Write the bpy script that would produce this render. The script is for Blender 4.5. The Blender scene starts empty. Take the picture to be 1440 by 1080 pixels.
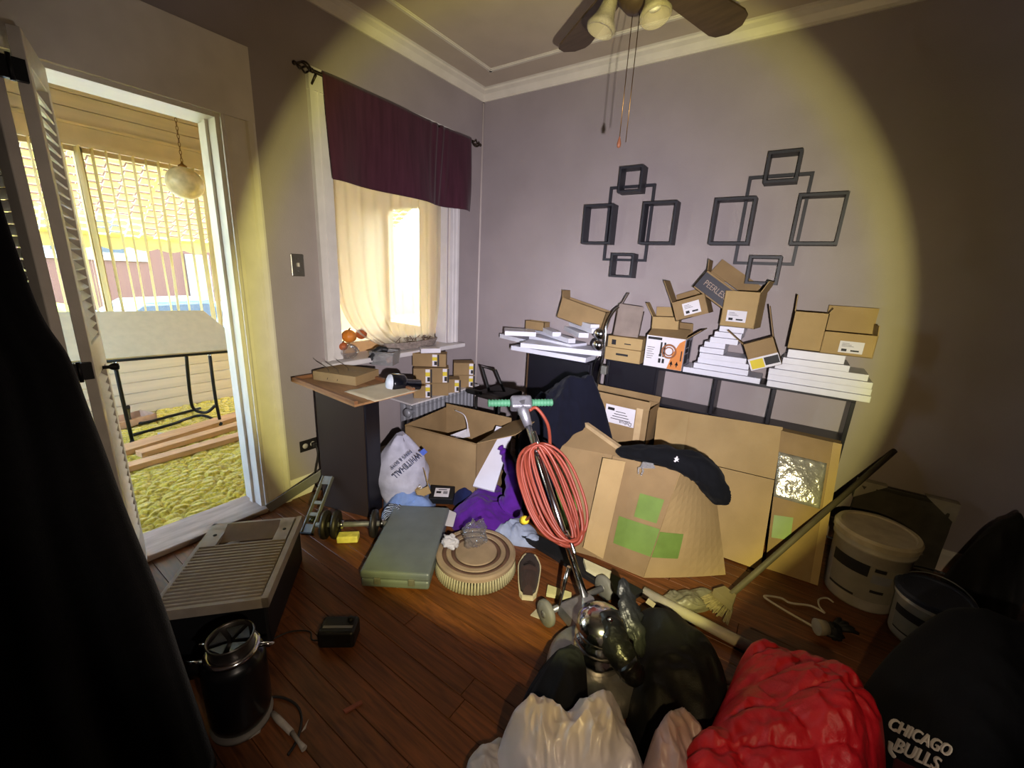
import bpy, bmesh, math, random
import numpy as np
from mathutils import Vector, Matrix, Euler, noise
random.seed(7); np.random.seed(7)
S = bpy.context.scene; C = S.collection
PI = math.pi
# ------------------------------------------------------------------ camera
CAM = Vector((0, 0, 1.45)); FPX = 577.81
FW = Vector((-0.54094673, 0.80010439, -0.25924814)); RT = Vector((0.81970178, 0.57055987, 0.05050168)); UP = Vector((-0.1883232, 0.18518744, 0.96448949))
cd = bpy.data.cameras.new('camera'); cam = bpy.data.objects.new('camera', cd); C.objects.link(cam)
cd.sensor_fit = 'HORIZONTAL'; cd.sensor_width = 36; cd.lens = 36 * FPX / 1440; cd.clip_start = .02; cd.clip_end = 300
cam.matrix_world = Matrix(((RT.x, UP.x, -FW.x, CAM.x), (RT.y, UP.y, -FW.y, CAM.y), (RT.z, UP.z, -FW.z, CAM.z), (0, 0, 0, 1)))
S.camera = cam
# ------------------------------------------------------------------ world, sun, torch, exposure
S.view_settings.view_transform = 'Standard'; S.view_settings.look = 'None'; S.view_settings.gamma = 1
S.view_settings.exposure = 0.0; S.view_settings.use_curve_mapping = False
W = bpy.data.worlds.new('sky'); S.world = W; W.use_nodes = True
nt = W.node_tree; bg = nt.nodes['Background']; sk = nt.nodes.new('ShaderNodeTexSky')
sk.sky_type = 'NISHITA'; sk.sun_disc = False; sk.sun_elevation = math.radians(53); sk.sun_rotation = math.radians(0); sk.air_density = 1.2; sk.dust_density = 2.5
nt.links.new(sk.outputs[0], bg.inputs[0]); bg.inputs[1].default_value = 4.2
sl = bpy.data.lights.new('sun', 'SUN'); sl.energy = 88.0; sl.angle = .01; sl.color = (1, .95, .86)
so = bpy.data.objects.new('sun', sl); C.objects.link(so)
so.rotation_euler = Vector((.08, -.6, -.8)).to_track_quat('-Z', 'Y').to_euler()
# the torch held beside the camera: a round beam with a yellow rim
TORCH = CAM + RT * .15 - UP * .14
AX = Vector((-0.52689, 0.84456, -0.0954)).normalized()
tl = bpy.data.lights.new('torch', 'SPOT'); tl.energy = 620; tl.shadow_soft_size = .012; tl.spot_size = math.radians(120); tl.spot_blend = .25
to = bpy.data.objects.new('torch', tl); C.objects.link(to); to.location = TORCH; to.rotation_euler = AX.to_track_quat('-Z', 'Y').to_euler()
tl.use_nodes = True; tn = tl.node_tree; em = tn.nodes['Emission']
ge = tn.nodes.new('ShaderNodeNewGeometry'); dp = tn.nodes.new('ShaderNodeVectorMath'); dp.operation = 'DOT_PRODUCT'; dp.inputs[1].default_value = AX
ab = tn.nodes.new('ShaderNodeMath'); ab.operation = 'ABSOLUTE'; ac = tn.nodes.new('ShaderNodeMath'); ac.operation = 'ARCCOSINE'
dg = tn.nodes.new('ShaderNodeMath'); dg.operation = 'MULTIPLY'; dg.inputs[1].default_value = 180 / PI / 60
rp = tn.nodes.new('ShaderNodeValToRGB')
tn.links.new(ge.outputs['Incoming'], dp.inputs[0]); tn.links.new(dp.outputs['Value'], ab.inputs[0]); tn.links.new(ab.outputs[0], ac.inputs[0])
tn.links.new(ac.outputs[0], dg.inputs[0]); tn.links.new(dg.outputs[0], rp.inputs[0]); tn.links.new(rp.outputs[0], em.inputs[0])
BEAM = [(0, (1.0, .95, 1.05)), (8, (.95, .90, .98)), (16, (.72, .67, .72)), (24, (.54, .50, .52)), (31, (.46, .42, .35)), (35, (.44, .40, .26)), (37.0, (.46, .42, .16)), (38.2, (.38, .34, .11)), (39.6, (.075, .053, .022)), (44, (.050, .035, .014)), (51, (.052, .043, .034)), (59, (.064, .057, .053))]
el = rp.color_ramp.elements
while len(el) < len(BEAM): el.new(.5)
for e, (a, c) in zip(el, BEAM): e.position = a / 60; e.color = (*c, 1)

# ------------------------------------------------------------------ helpers
def ray(u, v): return FW * FPX + RT * (u - 720) - UP * (v - 540)
def onx(u, v, x): k = ray(u, v); return CAM + k * (x / k.x)
def ony(u, v, y): k = ray(u, v); return CAM + k * (y / k.y)
def onz(u, v, z=0.0): k = ray(u, v); return CAM + k * ((z - CAM.z) / k.z)
def ond(u, v, h): k = ray(u, v); return CAM + k * (h / math.hypot(k.x, k.y))   # at a horizontal distance
def lin(h):
    h = h.lstrip('#'); o = []
    for i in (0, 2, 4):
        c = int(h[i:i + 2], 16) / 255; o.append(c / 12.92 if c < .04045 else ((c + .055) / 1.055) ** 2.4)
    return (*o, 1)
MATS = {}
def mat(name, col='808080', rough=.6, metal=0, var=.12, scale=14, bump=0, bscale=80, spec=.4, sheen=0, coat=0, trans=0, ior=1.45, alpha=1, detail=4, col2=None, em=0, stretch=None):
    if name in MATS: return MATS[name]
    m = bpy.data.materials.new(name); m.use_nodes = True; n = m.node_tree; b = n.nodes['Principled BSDF']; L = n.links.new
    c = lin(col); b.inputs['Roughness'].default_value = rough; b.inputs['Metallic'].default_value = metal
    b.inputs['Specular IOR Level'].default_value = spec; b.inputs['IOR'].default_value = ior
    b.inputs['Sheen Weight'].default_value = sheen; b.inputs['Coat Weight'].default_value = coat
    b.inputs['Transmission Weight'].default_value = trans; b.inputs['Alpha'].default_value = alpha
    tc = n.nodes.new('ShaderNodeTexCoord'); src = tc.outputs['Object']
    if stretch:
        mp = n.nodes.new('ShaderNodeMapping'); mp.inputs['Scale'].default_value = stretch; L(src, mp.inputs[0]); src = mp.outputs[0]
    nz = n.nodes.new('ShaderNodeTexNoise'); nz.inputs['Scale'].default_value = scale; nz.inputs['Detail'].default_value = detail; L(src, nz.inputs['Vector'])
    mx = n.nodes.new('ShaderNodeMix'); mx.data_type = 'RGBA'
    c2 = lin(col2) if col2 else tuple(min(1, x * (1 + var)) for x in c[:3]) + (1,)
    mx.inputs[6].default_value = c if col2 else tuple(x * (1 - var) for x in c[:3]) + (1,); mx.inputs[7].default_value = c2
    cr = n.nodes.new('ShaderNodeMapRange'); cr.inputs[1].default_value = .32; cr.inputs[2].default_value = .68; L(nz.outputs['Fac'], cr.inputs[0])
    L(cr.outputs[0], mx.inputs[0]); L(mx.outputs[2], b.inputs['Base Color'])
    if bump:
        n2 = n.nodes.new('ShaderNodeTexNoise'); n2.inputs['Scale'].default_value = bscale; n2.inputs['Detail'].default_value = 3; L(src, n2.inputs['Vector'])
        bp = n.nodes.new('ShaderNodeBump'); bp.inputs['Strength'].default_value = bump; bp.inputs['Distance'].default_value = .01
        L(n2.outputs['Fac'], bp.inputs['Height']); L(bp.outputs[0], b.inputs['Normal'])
    if em: b.inputs['Emission Color'].default_value = c; b.inputs['Emission Strength'].default_value = em
    MATS[name] = m; return m

class MB:
    """collects shapes into one mesh"""
    def __init__(s): s.v = []; s.f = []; s.sm = []; s.mi = []; s.cur = 0
    def add(s, vs, fs, smooth=False):
        o = len(s.v); s.v += [Vector(p) for p in vs]; s.f += [tuple(i + o for i in q) for q in fs]; s.sm += [smooth] * len(fs); s.mi += [s.cur] * len(fs); return s
    def box(s, x0, x1, y0, y1, z0, z1, M=None):
        p = [Vector((x, y, z)) for z in (z0, z1) for y in (y0, y1) for x in (x0, x1)]
        if M: p = [M @ q for q in p]
        return s.add(p, [(0, 2, 3, 1), (4, 5, 7, 6), (0, 1, 5, 4), (2, 6, 7, 3), (0, 4, 6, 2), (1, 3, 7, 5)])
    def bbox(s, x0, x1, y0, y1, z0, z1, r=.005, M=None, seg=2):
        bm = bmesh.new(); bmesh.ops.create_cube(bm, size=1)
        for q in bm.verts: q.co = Vector((x0 + (q.co.x + .5) * (x1 - x0), y0 + (q.co.y + .5) * (y1 - y0), z0 + (q.co.z + .5) * (z1 - z0)))
        bmesh.ops.bevel(bm, geom=bm.edges[:], offset=r, segments=seg, affect='EDGES', profile=.5)
        bm.verts.index_update(); vs = [(M @ q.co) if M else q.co.copy() for q in bm.verts]; fs = [[w.index for w in q.verts] for q in bm.faces]; bm.free()
        return s.add(vs, fs)
    def prism(s, pts, a, b, M=None, axis='z'):
        n = len(pts); mk = {'z': lambda p, h: Vector((p[0], p[1], h)), 'y': lambda p, h: Vector((p[0], h, p[1])), 'x': lambda p, h: Vector((h, p[0], p[1]))}[axis]
        vs = [mk(p, a) for p in pts] + [mk(p, b) for p in pts]
        if M: vs = [M @ q for q in vs]
        return s.add(vs, [tuple(range(n))[::-1], tuple(range(n, 2 * n))] + [(i, (i + 1) % n, n + (i + 1) % n, n + i) for i in range(n)])
    def hexa(s, bot, top):
        return s.add(list(bot) + list(top), [(3, 2, 1, 0), (4, 5, 6, 7)] + [(i, (i + 1) % 4, 4 + (i + 1) % 4, 4 + i) for i in range(4)])
    def slab(s, quad, t):
        """a quad sheet (any polygon) with thickness t"""
        q = [Vector(p) for p in quad]; n = (q[1] - q[0]).cross(q[2] - q[0]).normalized() * t; k = len(q)
        return s.add(q + [p + n for p in q], [tuple(range(k))[::-1], tuple(range(k, 2 * k))] + [(i, (i + 1) % k, k + (i + 1) % k, k + i) for i in range(k)])
    def tube(s, path, r, n=10, closed=False, caps=True, smooth=True):
        P = [Vector(p) for p in path]; k = len(P); rr = r if hasattr(r, '__len__') else [r] * k
        vs = []; fs = []; up = None
        for i, p in enumerate(P):
            t = (P[(i + 1) % k] - P[i - 1]) if closed else (P[min(i + 1, k - 1)] - P[max(i - 1, 0)])
            if t.length < 1e-9: t = Vector((0, 0, 1))
            t.normalize()
            if up is None: up = Vector((0, 0, 1)) if abs(t.z) < .9 else Vector((1, 0, 0))
            up = (up - t * up.dot(t)); up = up.normalized() if up.length > 1e-6 else t.orthogonal().normalized()
            sd = t.cross(up)
            for j in range(n):
                a = 2 * PI * j / n; vs.append(p + (up * math.cos(a) + sd * math.sin(a)) * rr[i])
        for i in range(k if closed else k - 1):
            for j in range(n):
                a, b = i * n + j, i * n + (j + 1) % n; c, d2 = ((i + 1) % k) * n + (j + 1) % n, ((i + 1) % k) * n + j
                fs.append((a, b, c, d2))
        s.add(vs, fs, smooth)
        if caps and not closed:
            o = len(s.v) - len(vs); s.f += [tuple(range(o, o + n))[::-1], tuple(range(o + (k - 1) * n, o + k * n))]; s.sm += [False] * 2; s.mi += [s.cur] * 2
        return s
    def lathe(s, prof, n=32, M=None, smooth=True):
        vs = []; fs = []; k = len(prof)
        for j in range(n):
            a = 2 * PI * j / n
            for r, z in prof: p = Vector((r * math.cos(a), r * math.sin(a), z)); vs.append(M @ p if M else p)
        for j in range(n):
            for i in range(k - 1):
                fs.append((j * k + i, ((j + 1) % n) * k + i, ((j + 1) % n) * k + i + 1, j * k + i + 1))
        return s.add(vs, fs, smooth)
    def sphere(s, c, r, n=16, sq=(1, 1, 1)):
        c = Vector(c); k = n // 2
        return s.lathe([(max(1e-4, r * math.sin(PI * i / k)), -r * math.cos(PI * i / k)) for i in range(k + 1)], n, Matrix.Translation(c) @ Matrix.Diagonal((*sq, 1)))
    def grid(s, P, smooth=True, wrap=False):
        ny, nx = len(P), len(P[0]); vs = [q for row in P for q in row]; fs = []
        for j in range(ny - 1):
            for i in range(nx if wrap else nx - 1): fs.append((j * nx + i, j * nx + (i + 1) % nx, (j + 1) * nx + (i + 1) % nx, (j + 1) * nx + i))
        return s.add(vs, fs, smooth)
def link(o): C.objects.link(o); return o
def tag(o, label=None, cat=None, group=None, kind=None):
    if label: o['label'] = label
    if cat: o['category'] = cat
    if group: o['group'] = group
    if kind: o['kind'] = kind
    return o
def xf(loc=(0, 0, 0), rz=0, rx=0, ry=0): return Matrix.Translation(Vector(loc)) @ Euler((rx, ry, rz), 'XYZ').to_matrix().to_4x4()
def thing(name, label, cat, M=None, group=None):
    o = link(bpy.data.objects.new(name, None)); o.empty_display_size = .05
    if M is not None: o.matrix_world = M if isinstance(M, Matrix) else Matrix.Translation(Vector(M))
    return tag(o, label, cat, group)
def part(name, mb, m, parent=None, world=False, sub=0, solid=0, label=None, center=True):
    """one mesh object; world=True means its shapes are given in world coordinates"""
    me = bpy.data.meshes.new(name); vs = mb.v
    if parent is not None and world:
        R = wm(parent).inverted(); vs = [R @ p for p in vs]
    off = None
    if parent is None and center and vs:
        lo = Vector([min(p[i] for p in vs) for i in range(3)]); hi = Vector([max(p[i] for p in vs) for i in range(3)]); off = Vector(((lo.x + hi.x) / 2, (lo.y + hi.y) / 2, lo.z)); vs = [p - off for p in vs]
    me.from_pydata(vs, [], mb.f); me.polygons.foreach_set('use_smooth', mb.sm)
    for q in (m if isinstance(m, (list, tuple)) else [m]): me.materials.append(q)
    if max(mb.mi, default=0): me.polygons.foreach_set('material_index', mb.mi)
    me.update(); bm = bmesh.new(); bm.from_mesh(me); bmesh.ops.recalc_face_normals(bm, faces=bm.faces); bm.to_mesh(me); bm.free()
    o = link(bpy.data.objects.new(name, me))
    if off: o.location = off
    if parent is not None: o.parent = parent
    if solid: md = o.modifiers.new('solid', 'SOLIDIFY'); md.thickness = solid; md.offset = 0
    if sub: md = o.modifiers.new('sub', 'SUBSURF'); md.levels = md.render_levels = sub
    if label: o['label'] = label
    return o
def wm(o):
    M = o.matrix_basis.copy()
    return wm(o.parent) @ M if o.parent else M
def struct(name, mb, m, parent=None, **k):
    o = part(name, mb, m, parent, **k)
    if parent is None: o['kind'] = 'structure'
    return o
def one(name, mb, m, label, cat, group=None, kind=None, **k): return tag(part(name, mb, m, **k), label, cat, group, kind)
def text_mb(txt, size, M, extrude=.0006, bold=0, sx=1.0):
    cu = bpy.data.curves.new('t', 'FONT'); cu.body = txt; cu.size = size; cu.extrude = extrude; cu.align_x = 'CENTER'; cu.align_y = 'CENTER'; cu.resolution_u = 3; cu.offset = bold
    o = bpy.data.objects.new('t', cu); C.objects.link(o); dg_ = bpy.context.evaluated_depsgraph_get(); me = o.evaluated_get(dg_).to_mesh()
    mb = MB(); D = Matrix.Diagonal((sx, 1, 1, 1)); mb.add([M @ D @ q.co for q in me.vertices], [tuple(p.vertices) for p in me.polygons])
    bpy.data.objects.remove(o); bpy.data.curves.remove(cu); return mb
def frame(o, xdir, ydir):
    """matrix with local x along xdir, local y roughly along ydir, origin o"""
    x = Vector(xdir).normalized(); y = Vector(ydir); y = (y - x * y.dot(x)).normalized(); z = x.cross(y)
    return Matrix(((x.x, y.x, z.x, o[0]), (x.y, y.y, z.y, o[1]), (x.z, y.z, z.z, o[2]), (0, 0, 0, 1)))
def smooth_path(pts, n=8, closed=False):
    P = [Vector(p) for p in pts]; k = len(P); out = []
    for i in range(k if closed else k - 1):
        p0 = P[(i - 1) % k] if closed else P[max(i - 1, 0)]; p1 = P[i]; p2 = P[(i + 1) % k]; p3 = P[(i + 2) % k] if closed else P[min(i + 2, k - 1)]
        for j in range(n):
            t = j / n; out.append(.5 * ((2 * p1) + (p2 - p0) * t + (2 * p0 - 5 * p1 + 4 * p2 - p3) * t * t + (3 * p1 - p0 - 3 * p2 + p3) * t ** 3))
    if not closed: out.append(P[-1])
    return out
def ridge(x, y, s, seed):
    v = noise.noise(Vector((x * s + seed * 7.13, y * s - seed * 3.7, seed * 1.9))); return 1 - abs(v) * 2
def heap(outline, h, fold=.03, fs=9, seed=1, base=0.0, aniso=(1, 1), ang=0, power=2.2, n=28, m=72, wob=.06, crush=.5):
    """crumpled cloth lying in a heap: an outline on the ground, domed, with sharp folds; closed underneath"""
    O = [Vector((p[0], p[1], 0)) for p in outline]; c = sum(O, Vector()) / len(O)
    ring = smooth_path(O, 12, True); cum = [0]
    for i in range(len(ring)): cum.append(cum[-1] + (ring[(i + 1) % len(ring)] - ring[i]).length)
    out = []
    for j in range(m):
        t = cum[-1] * j / m; i = max(k for k in range(len(ring)) if cum[k] <= t); q = (t - cum[i]) / max(1e-9, cum[i + 1] - cum[i]); out.append(ring[i].lerp(ring[(i + 1) % len(ring)], q))
    zb = base if callable(base) else (lambda x, y: base); ca, sa = math.cos(ang), math.sin(ang); rows = []
    for i in range(n + 1):
        r = i / n; row = []
        for p in out:
            w = 1 + wob * noise.noise(Vector((p.x * 9 + seed, p.y * 9, r * 2.0))) * 2
            q = c + (p - c) * r * w; x, y = q.x, q.y
            wx = noise.noise(Vector((x * fs * .45, y * fs * .45, seed))) * .35 / fs * 3; wy = noise.noise(Vector((x * fs * .45 + 9, y * fs * .45, seed))) * .35 / fs * 3
            X = ((x + wx) * ca + (y + wy) * sa) * aniso[0]; Y = (-(x + wx) * sa + (y + wy) * ca) * aniso[1]
            e = max(0.0, 1 - r ** power); big = .55 + .9 * noise.noise(Vector((x * 3.1 + seed * 2, y * 3.1, seed)))
            f = ridge(X, Y, fs, seed) * .62 + ridge(X, Y, fs * 2.3, seed + 4) * .26 + ridge(X, Y, fs * 5, seed + 8) * .1
            z = zb(x, y) + .004 + h * e ** .6 * max(.25, .55 + .5 * big) + fold * (f - .3) * (e ** .35)
            z = max(z, zb(x, y) + .003)
            row.append(Vector((x + wx * crush * e, y + wy * crush * e, z)))
        rows.append(row)
    rows.append([Vector((p.x, p.y, zb(p.x, p.y) + .001)) for p in rows[-1]])
    mb = MB(); mb.grid(rows, True, True); k = len(mb.v); mb.add([rows[-1][j] for j in range(m)], [tuple(range(m))]); return mb
def drape(P, boxes=(), floor=0.0, steps=110, iters=8, slack=1.0, pins=None, fr=.55, thick=.008, bend=.25, seed=1, jitter=.004, g=.0011, balls=()):
    """a cloth sheet let fall on boxes (world matrix, half sizes), balls and the floor"""
    P = np.array(P, float); ny, nx, _ = P.shape; rng = np.random.RandomState(seed)
    def ln(a, b): return np.linalg.norm(a - b, axis=-1)
    con = []
    for dy, dx in ((0, 1), (1, 0), (1, 1), (1, -1), (0, 2), (2, 0)):
        for par in (0, 1):
            jj, ii = np.meshgrid(np.arange(ny - dy), np.arange(max(0, -dx), nx - max(0, dx)), indexing='ij'); key = (ii // max(1, abs(dx)) if dx else jj // max(1, dy)) % 2
            mk = key == par; a = (jj[mk], ii[mk]); b = (jj[mk] + dy, ii[mk] + dx)
            if len(a[0]): con.append((a, b, ln(P[a], P[b]) * slack, bend if 2 in (dx, dy) else 1.0))
    P += rng.randn(*P.shape) * jitter; V = np.zeros_like(P); pin = None
    if pins is not None: pin = np.array(pins, bool); pp = P[pin].copy()
    bx = [(np.array(M.inverted()), np.array(M), np.array(h)) for M, h in boxes]
    for st in range(steps):
        Q = P.copy(); V[..., 2] -= g; P = P + V
        for it in range(iters):
            for a, b, L0, k in con:
                dlt = P[b] - P[a]; l = np.linalg.norm(dlt, axis=-1); l = np.maximum(l, 1e-9)
                cr = (.5 * k * (l - L0) / l)[:, None] * dlt; P[a] += cr; P[b] -= cr
            if pin is not None: P[pin] = pp
        hit = np.zeros(P.shape[:2], bool)
        for Mi, Mw, h in bx:
            L_ = P @ Mi[:3, :3].T + Mi[:3, 3]; hh = h + thick; ins = np.all(np.abs(L_) < hh, axis=-1)
            if ins.any():
                q = L_[ins]; dist = hh - np.abs(q); ax = dist.argmin(1); r_ = np.arange(len(q)); sg = np.where(q[r_, ax] >= 0, 1, -1); q[r_, ax] = sg * hh[ax]
                L_[ins] = q; P[ins] = q @ Mw[:3, :3].T + Mw[:3, 3]; hit |= ins
        for c, r in balls:
            dd = P - np.array(c); l = np.linalg.norm(dd, axis=-1); ins = l < r + thick
            if ins.any(): P[ins] = np.array(c) + dd[ins] / l[ins][:, None] * (r + thick); hit |= ins
        lo = P[..., 2] < floor + thick; P[..., 2][lo] = floor + thick; hit |= lo
        if pin is not None: P[pin] = pp
        V = (P - Q) * .96; V[hit] *= (1 - fr)
    return [[Vector(p) for p in row] for row in P]
def sheet(o, w, h, nx, ny, xd, yd):
    """rows of points of a flat sheet centred at o"""
    o = Vector(o); x = Vector(xd).normalized(); y = Vector(yd).normalized()
    return [[tuple(o + x * (w * (i / (nx - 1) - .5)) + y * (h * (j / (ny - 1) - .5))) for i in range(nx)] for j in range(ny)]
def copy_tree(o, parent=None):
    c = o.copy(); C.objects.link(c); c.parent = parent
    for ch in list(o.children): copy_tree(ch, c)
    return c
# ------------------------------------------------------------------ materials of the setting
XW, YW, ZC, WT = -2.425, 2.962, 2.85, .18
m_wall = mat('taupe_wall_paint', '918788', .62, var=.06, scale=3, bump=.12, bscale=160, spec=.45)
m_ceil = mat('ceiling_paint', 'b4a69a', .75, var=.05, scale=4, bump=.1, bscale=120)
m_trim = mat('cream_gloss_trim', 'cfc8bd', .35, var=.05, scale=9, bump=.05, bscale=40)
m_casing = mat('window_casing_paint', 'c9c4c4', .4, var=.05, scale=9, bump=.05, bscale=40)
m_porch = mat('porch_cream_paint', 'ddc9a0', .5, var=.06, scale=6)
m_ship = mat('porch_shiplap_paint', 'dccdb0', .55, var=.1, scale=5, stretch=(1, .25, 3))
m_dark = mat('gap_dark', '1a100a', .9, var=.05)
def floor_mat():
    m = bpy.data.materials.new('oak_plank'); m.use_nodes = True; n = m.node_tree; b = n.nodes['Principled BSDF']; L = n.links.new
    tc = n.nodes.new('ShaderNodeTexCoord'); oi = n.nodes.new('ShaderNodeObjectInfo'); mp = n.nodes.new('ShaderNodeMapping'); mp.inputs['Scale'].default_value = (2.2, 26, 10)
    ad = n.nodes.new('ShaderNodeVectorMath'); ad.operation = 'ADD'; L(tc.outputs['Object'], ad.inputs[0]); sc = n.nodes.new('ShaderNodeVectorMath'); sc.operation = 'SCALE'; sc.inputs['Scale'].default_value = 1.0
    L(oi.outputs['Location'], sc.inputs[0]); L(sc.outputs[0], ad.inputs[1]); L(ad.outputs[0], mp.inputs[0])
    nz = n.nodes.new('ShaderNodeTexNoise'); nz.inputs['Scale'].default_value = 3; nz.inputs['Detail'].default_value = 6; nz.inputs['Distortion'].default_value = .6; L(mp.outputs[0], nz.inputs['Vector'])
    rp_ = n.nodes.new('ShaderNodeValToRGB'); e = rp_.color_ramp.elements; e[0].position = .3; e[0].color = lin('48260f'); e[1].position = .75; e[1].color = lin('7a4724'); L(nz.outputs['Fac'], rp_.inputs[0])
    hs = n.nodes.new('ShaderNodeHueSaturation'); L(rp_.outputs[0], hs.inputs['Color']); mr = n.nodes.new('ShaderNodeMapRange'); mr.inputs[3].default_value = .78; mr.inputs[4].default_value = 1.18; L(oi.outputs['Random'], mr.inputs[0]); L(mr.outputs[0], hs.inputs['Value'])
    L(hs.outputs[0], b.inputs['Base Color']); b.inputs['Roughness'].default_value = .42; b.inputs['Specular IOR Level'].default_value = .45
    return m
m_floor = floor_mat()
# ------------------------------------------------------------------ floor of planks
fb = MB(); fb.box(XW - .02, 2.5, -1.3, YW, -.1, -.012); fb.box(XW, 2.5, -1.3, .03, -.012, 0); floor = struct('floor', fb, [m_dark]); 
pm = MB(); pm.bbox(-.5, .5, -.0405, .0405, -.012, 0, .0012, seg=1)
plank0 = None; y = .03 + .041; rng = random.Random(3); ROWS = []
while y < YW - .02:
    x = XW - rng.random() * .9
    while x < 2.5:
        l = rng.uniform(.7, 1.6); a, b_ = max(x, XW), min(x + l, 2.5); x += l
        if b_ - a > .05: ROWS.append((a, b_, y))
    y += .0825
for a, b_, y in ROWS:
    if plank0 is None: plank0 = o = part('plank', pm, m_floor, floor)
    else: o = plank0.copy(); link(o)
    o.location = Vector(((a + b_) / 2, y, 0)) - floor.location; o.scale = ((b_ - a - .002), 1, 1)
# ------------------------------------------------------------------ walls of the room
DY0, DY1, DZ = .10, .995, 2.106
WY0, WY1, WZ0, WZ1 = 1.561, 2.567, .845, 2.36
w = MB()
w.box(XW - WT, XW, -1.3, DY0, 0, ZC + .1); w.box(XW - WT, XW, DY0, DY1, DZ, ZC + .1); w.box(XW - WT, XW, DY1, WY0, 0, ZC + .1)
w.box(XW - WT, XW, WY0, WY1, 0, WZ0); w.box(XW - WT, XW, WY0, WY1, WZ1, ZC + .1); w.box(XW - WT, XW, WY1, YW, 0, ZC + .1)
struct('wall_left', w, m_wall)
struct('wall_back', MB().box(XW - WT, 2.6, YW, YW + .15, 0, ZC + .1), m_wall)
struct('wall_right', MB().box(2.5, 2.65, -1.3, YW, 0, ZC + .1), m_wall)
struct('wall_front', MB().box(XW - WT, 2.6, -1.45, -1.3, 0, ZC + .1), m_wall)
struct('ceiling', MB().box(XW - WT, 2.65, -1.45, YW + .15, ZC, ZC + .12), m_ceil)
# crown moulding: a cove with beads, on the left and back walls
CP = [(0, -.075), (.012, -.075), (.014, -.06), (.03, -.03), (.055, -.016), (.058, -.004), (.075, 0), (0, 0)]
w = MB(); w.prism([(XW + a, ZC + b) for a, b in CP], -1.3, YW, axis='y'); struct('trim_1', w, m_trim)
w = MB(); w.prism([(YW - a, ZC + b) for a, b in CP], XW, 2.5, axis='x'); struct('trim_2', w, m_trim)
def bead(x0, y0, x1, y1):
    w = MB(); d_ = Vector((x1 - x0, y1 - y0, 0)).normalized(); s_ = Vector((-d_.y, d_.x, 0))
    for a, zz in ((.016, .006), (.009, .012)):
        q = [Vector((x0, y0, ZC)) - d_ * .016 - s_ * a, Vector((x1, y1, ZC)) + d_ * .016 - s_ * a, Vector((x1, y1, ZC)) + d_ * .016 + s_ * a, Vector((x0, y0, ZC)) - d_ * .016 + s_ * a]
        w.hexa([p - Vector((0, 0, zz)) for p in q], q)
    return w
struct('trim_3', bead(-2.14, -.9, -2.14, 2.683), m_trim); struct('trim_4', bead(-2.14, 2.683, 2.1, 2.683), m_trim)
# thin corner bead where the two walls meet
struct('trim_5', MB().tube([(XW + .004, YW - .004, 0), (XW + .004, YW - .004, ZC - .08)], .009, 8), mat('corner_bead_paint', 'b5aaa6', .5, var=.04))
# baseboards
BP = [(0, 0), (.018, 0), (.018, .10), (.012, .118), (.006, .125), (0, .125)]
w = MB(); w.prism([(XW + a, b) for a, b in BP], DY1 + .15, YW, axis='y'); struct('baseboard_left', w, m_trim)
w = MB(); w.prism([(YW - a, b) for a, b in BP], XW, 2.5, axis='x'); struct('baseboard_back', w, m_trim)
# ------------------------------------------------------------------ doorway: jamb, casing, threshold
w = MB(); w.box(XW - WT - .01, XW + .004, DY1 - .018, DY1 + .02, 0, DZ); w.box(XW - WT - .01, XW + .004, DY0 - .02, DY0 + .018, 0, DZ); w.box(XW - WT - .01, XW + .0035, DY0 + .0185, DY1 - .0185, DZ - .018, DZ + .018)
w.box(XW - .11, XW - .075, DY1 - .032, DY1 - .0185, 0.031, DZ - .0185)
struct('trim_6', w, m_trim)
CW = [(0, 0), (.024, 0), (.024, .012), (.018, .02), (.02, .035), (.016, .11), (.026, .118), (.03, .14), (.026, .152), (0, .152)]
w = MB(); w.prism([(XW + a, DY1 + b) for a, b in CW], 0, DZ, axis='z'); struct('trim_7', w, m_trim)
w = MB(); w.box(XW + .0005, XW + .0285, DY0 - .15, DY1 + .1515, DZ + .0005, DZ + .322); struct('trim_8', w, m_trim)
w = MB(); w.prism([(XW + a, DY0 - b) for a, b in CW], 0, DZ, axis='z'); struct('trim_9', w, m_trim)
w = MB(); w.bbox(XW - WT - .02, XW + .05, DY0, DY1, 0, .03, .008); struct('trim_10', w, mat('worn_threshold_wood', '9a8678', .5, var=.25, scale=9, stretch=(3, .6, 3), bump=.2))
# ------------------------------------------------------------------ window in the left wall
m_pane = bpy.data.materials.new('window_glass'); m_pane.use_nodes = True
n = m_pane.node_tree; n.nodes.remove(n.nodes['Principled BSDF']); tr = n.nodes.new('ShaderNodeBsdfTransparent'); gl = n.nodes.new('ShaderNodeBsdfGlossy'); gl.inputs['Roughness'].default_value = .02; mx = n.nodes.new('ShaderNodeMixShader'); fr_ = n.nodes.new('ShaderNodeFresnel'); fr_.inputs[0].default_value = 1.3
n.links.new(fr_.outputs[0], mx.inputs[0]); n.links.new(tr.outputs[0], mx.inputs[1]); n.links.new(gl.outputs[0], mx.inputs[2]); n.links.new(mx.outputs[0], n.nodes['Material Output'].inputs[0])
w1 = MB()
for y0, y1 in ((WY0 - .115, WY0), (WY1, WY1 + .095)):
    e_ = y0 if y0 < 2 else y1
    pr_ = [(0, 0), (.032, 0), (.032, .022), (.02, .026), (.02, .05), (.027, .053), (.027, .06), (.02, .063), (.02, y1 - y0), (0, y1 - y0)]
    w1.prism([(XW + a_, y0 + b_) if y0 < 2 else (XW + a_, y1 - b_) for a_, b_ in pr_], .852, WZ1, axis='z')
w1.box(XW, XW + .031, WY0 - .117, WY1 + .097, WZ1, 2.47)
win = struct('window_1', w1, m_casing)
w = MB(); w.bbox(XW - WT, XW + .10, WY0 - .14, WY1 + .12, .815, .85, .008); part('window_sill', w, m_casing, win, world=True)
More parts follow.
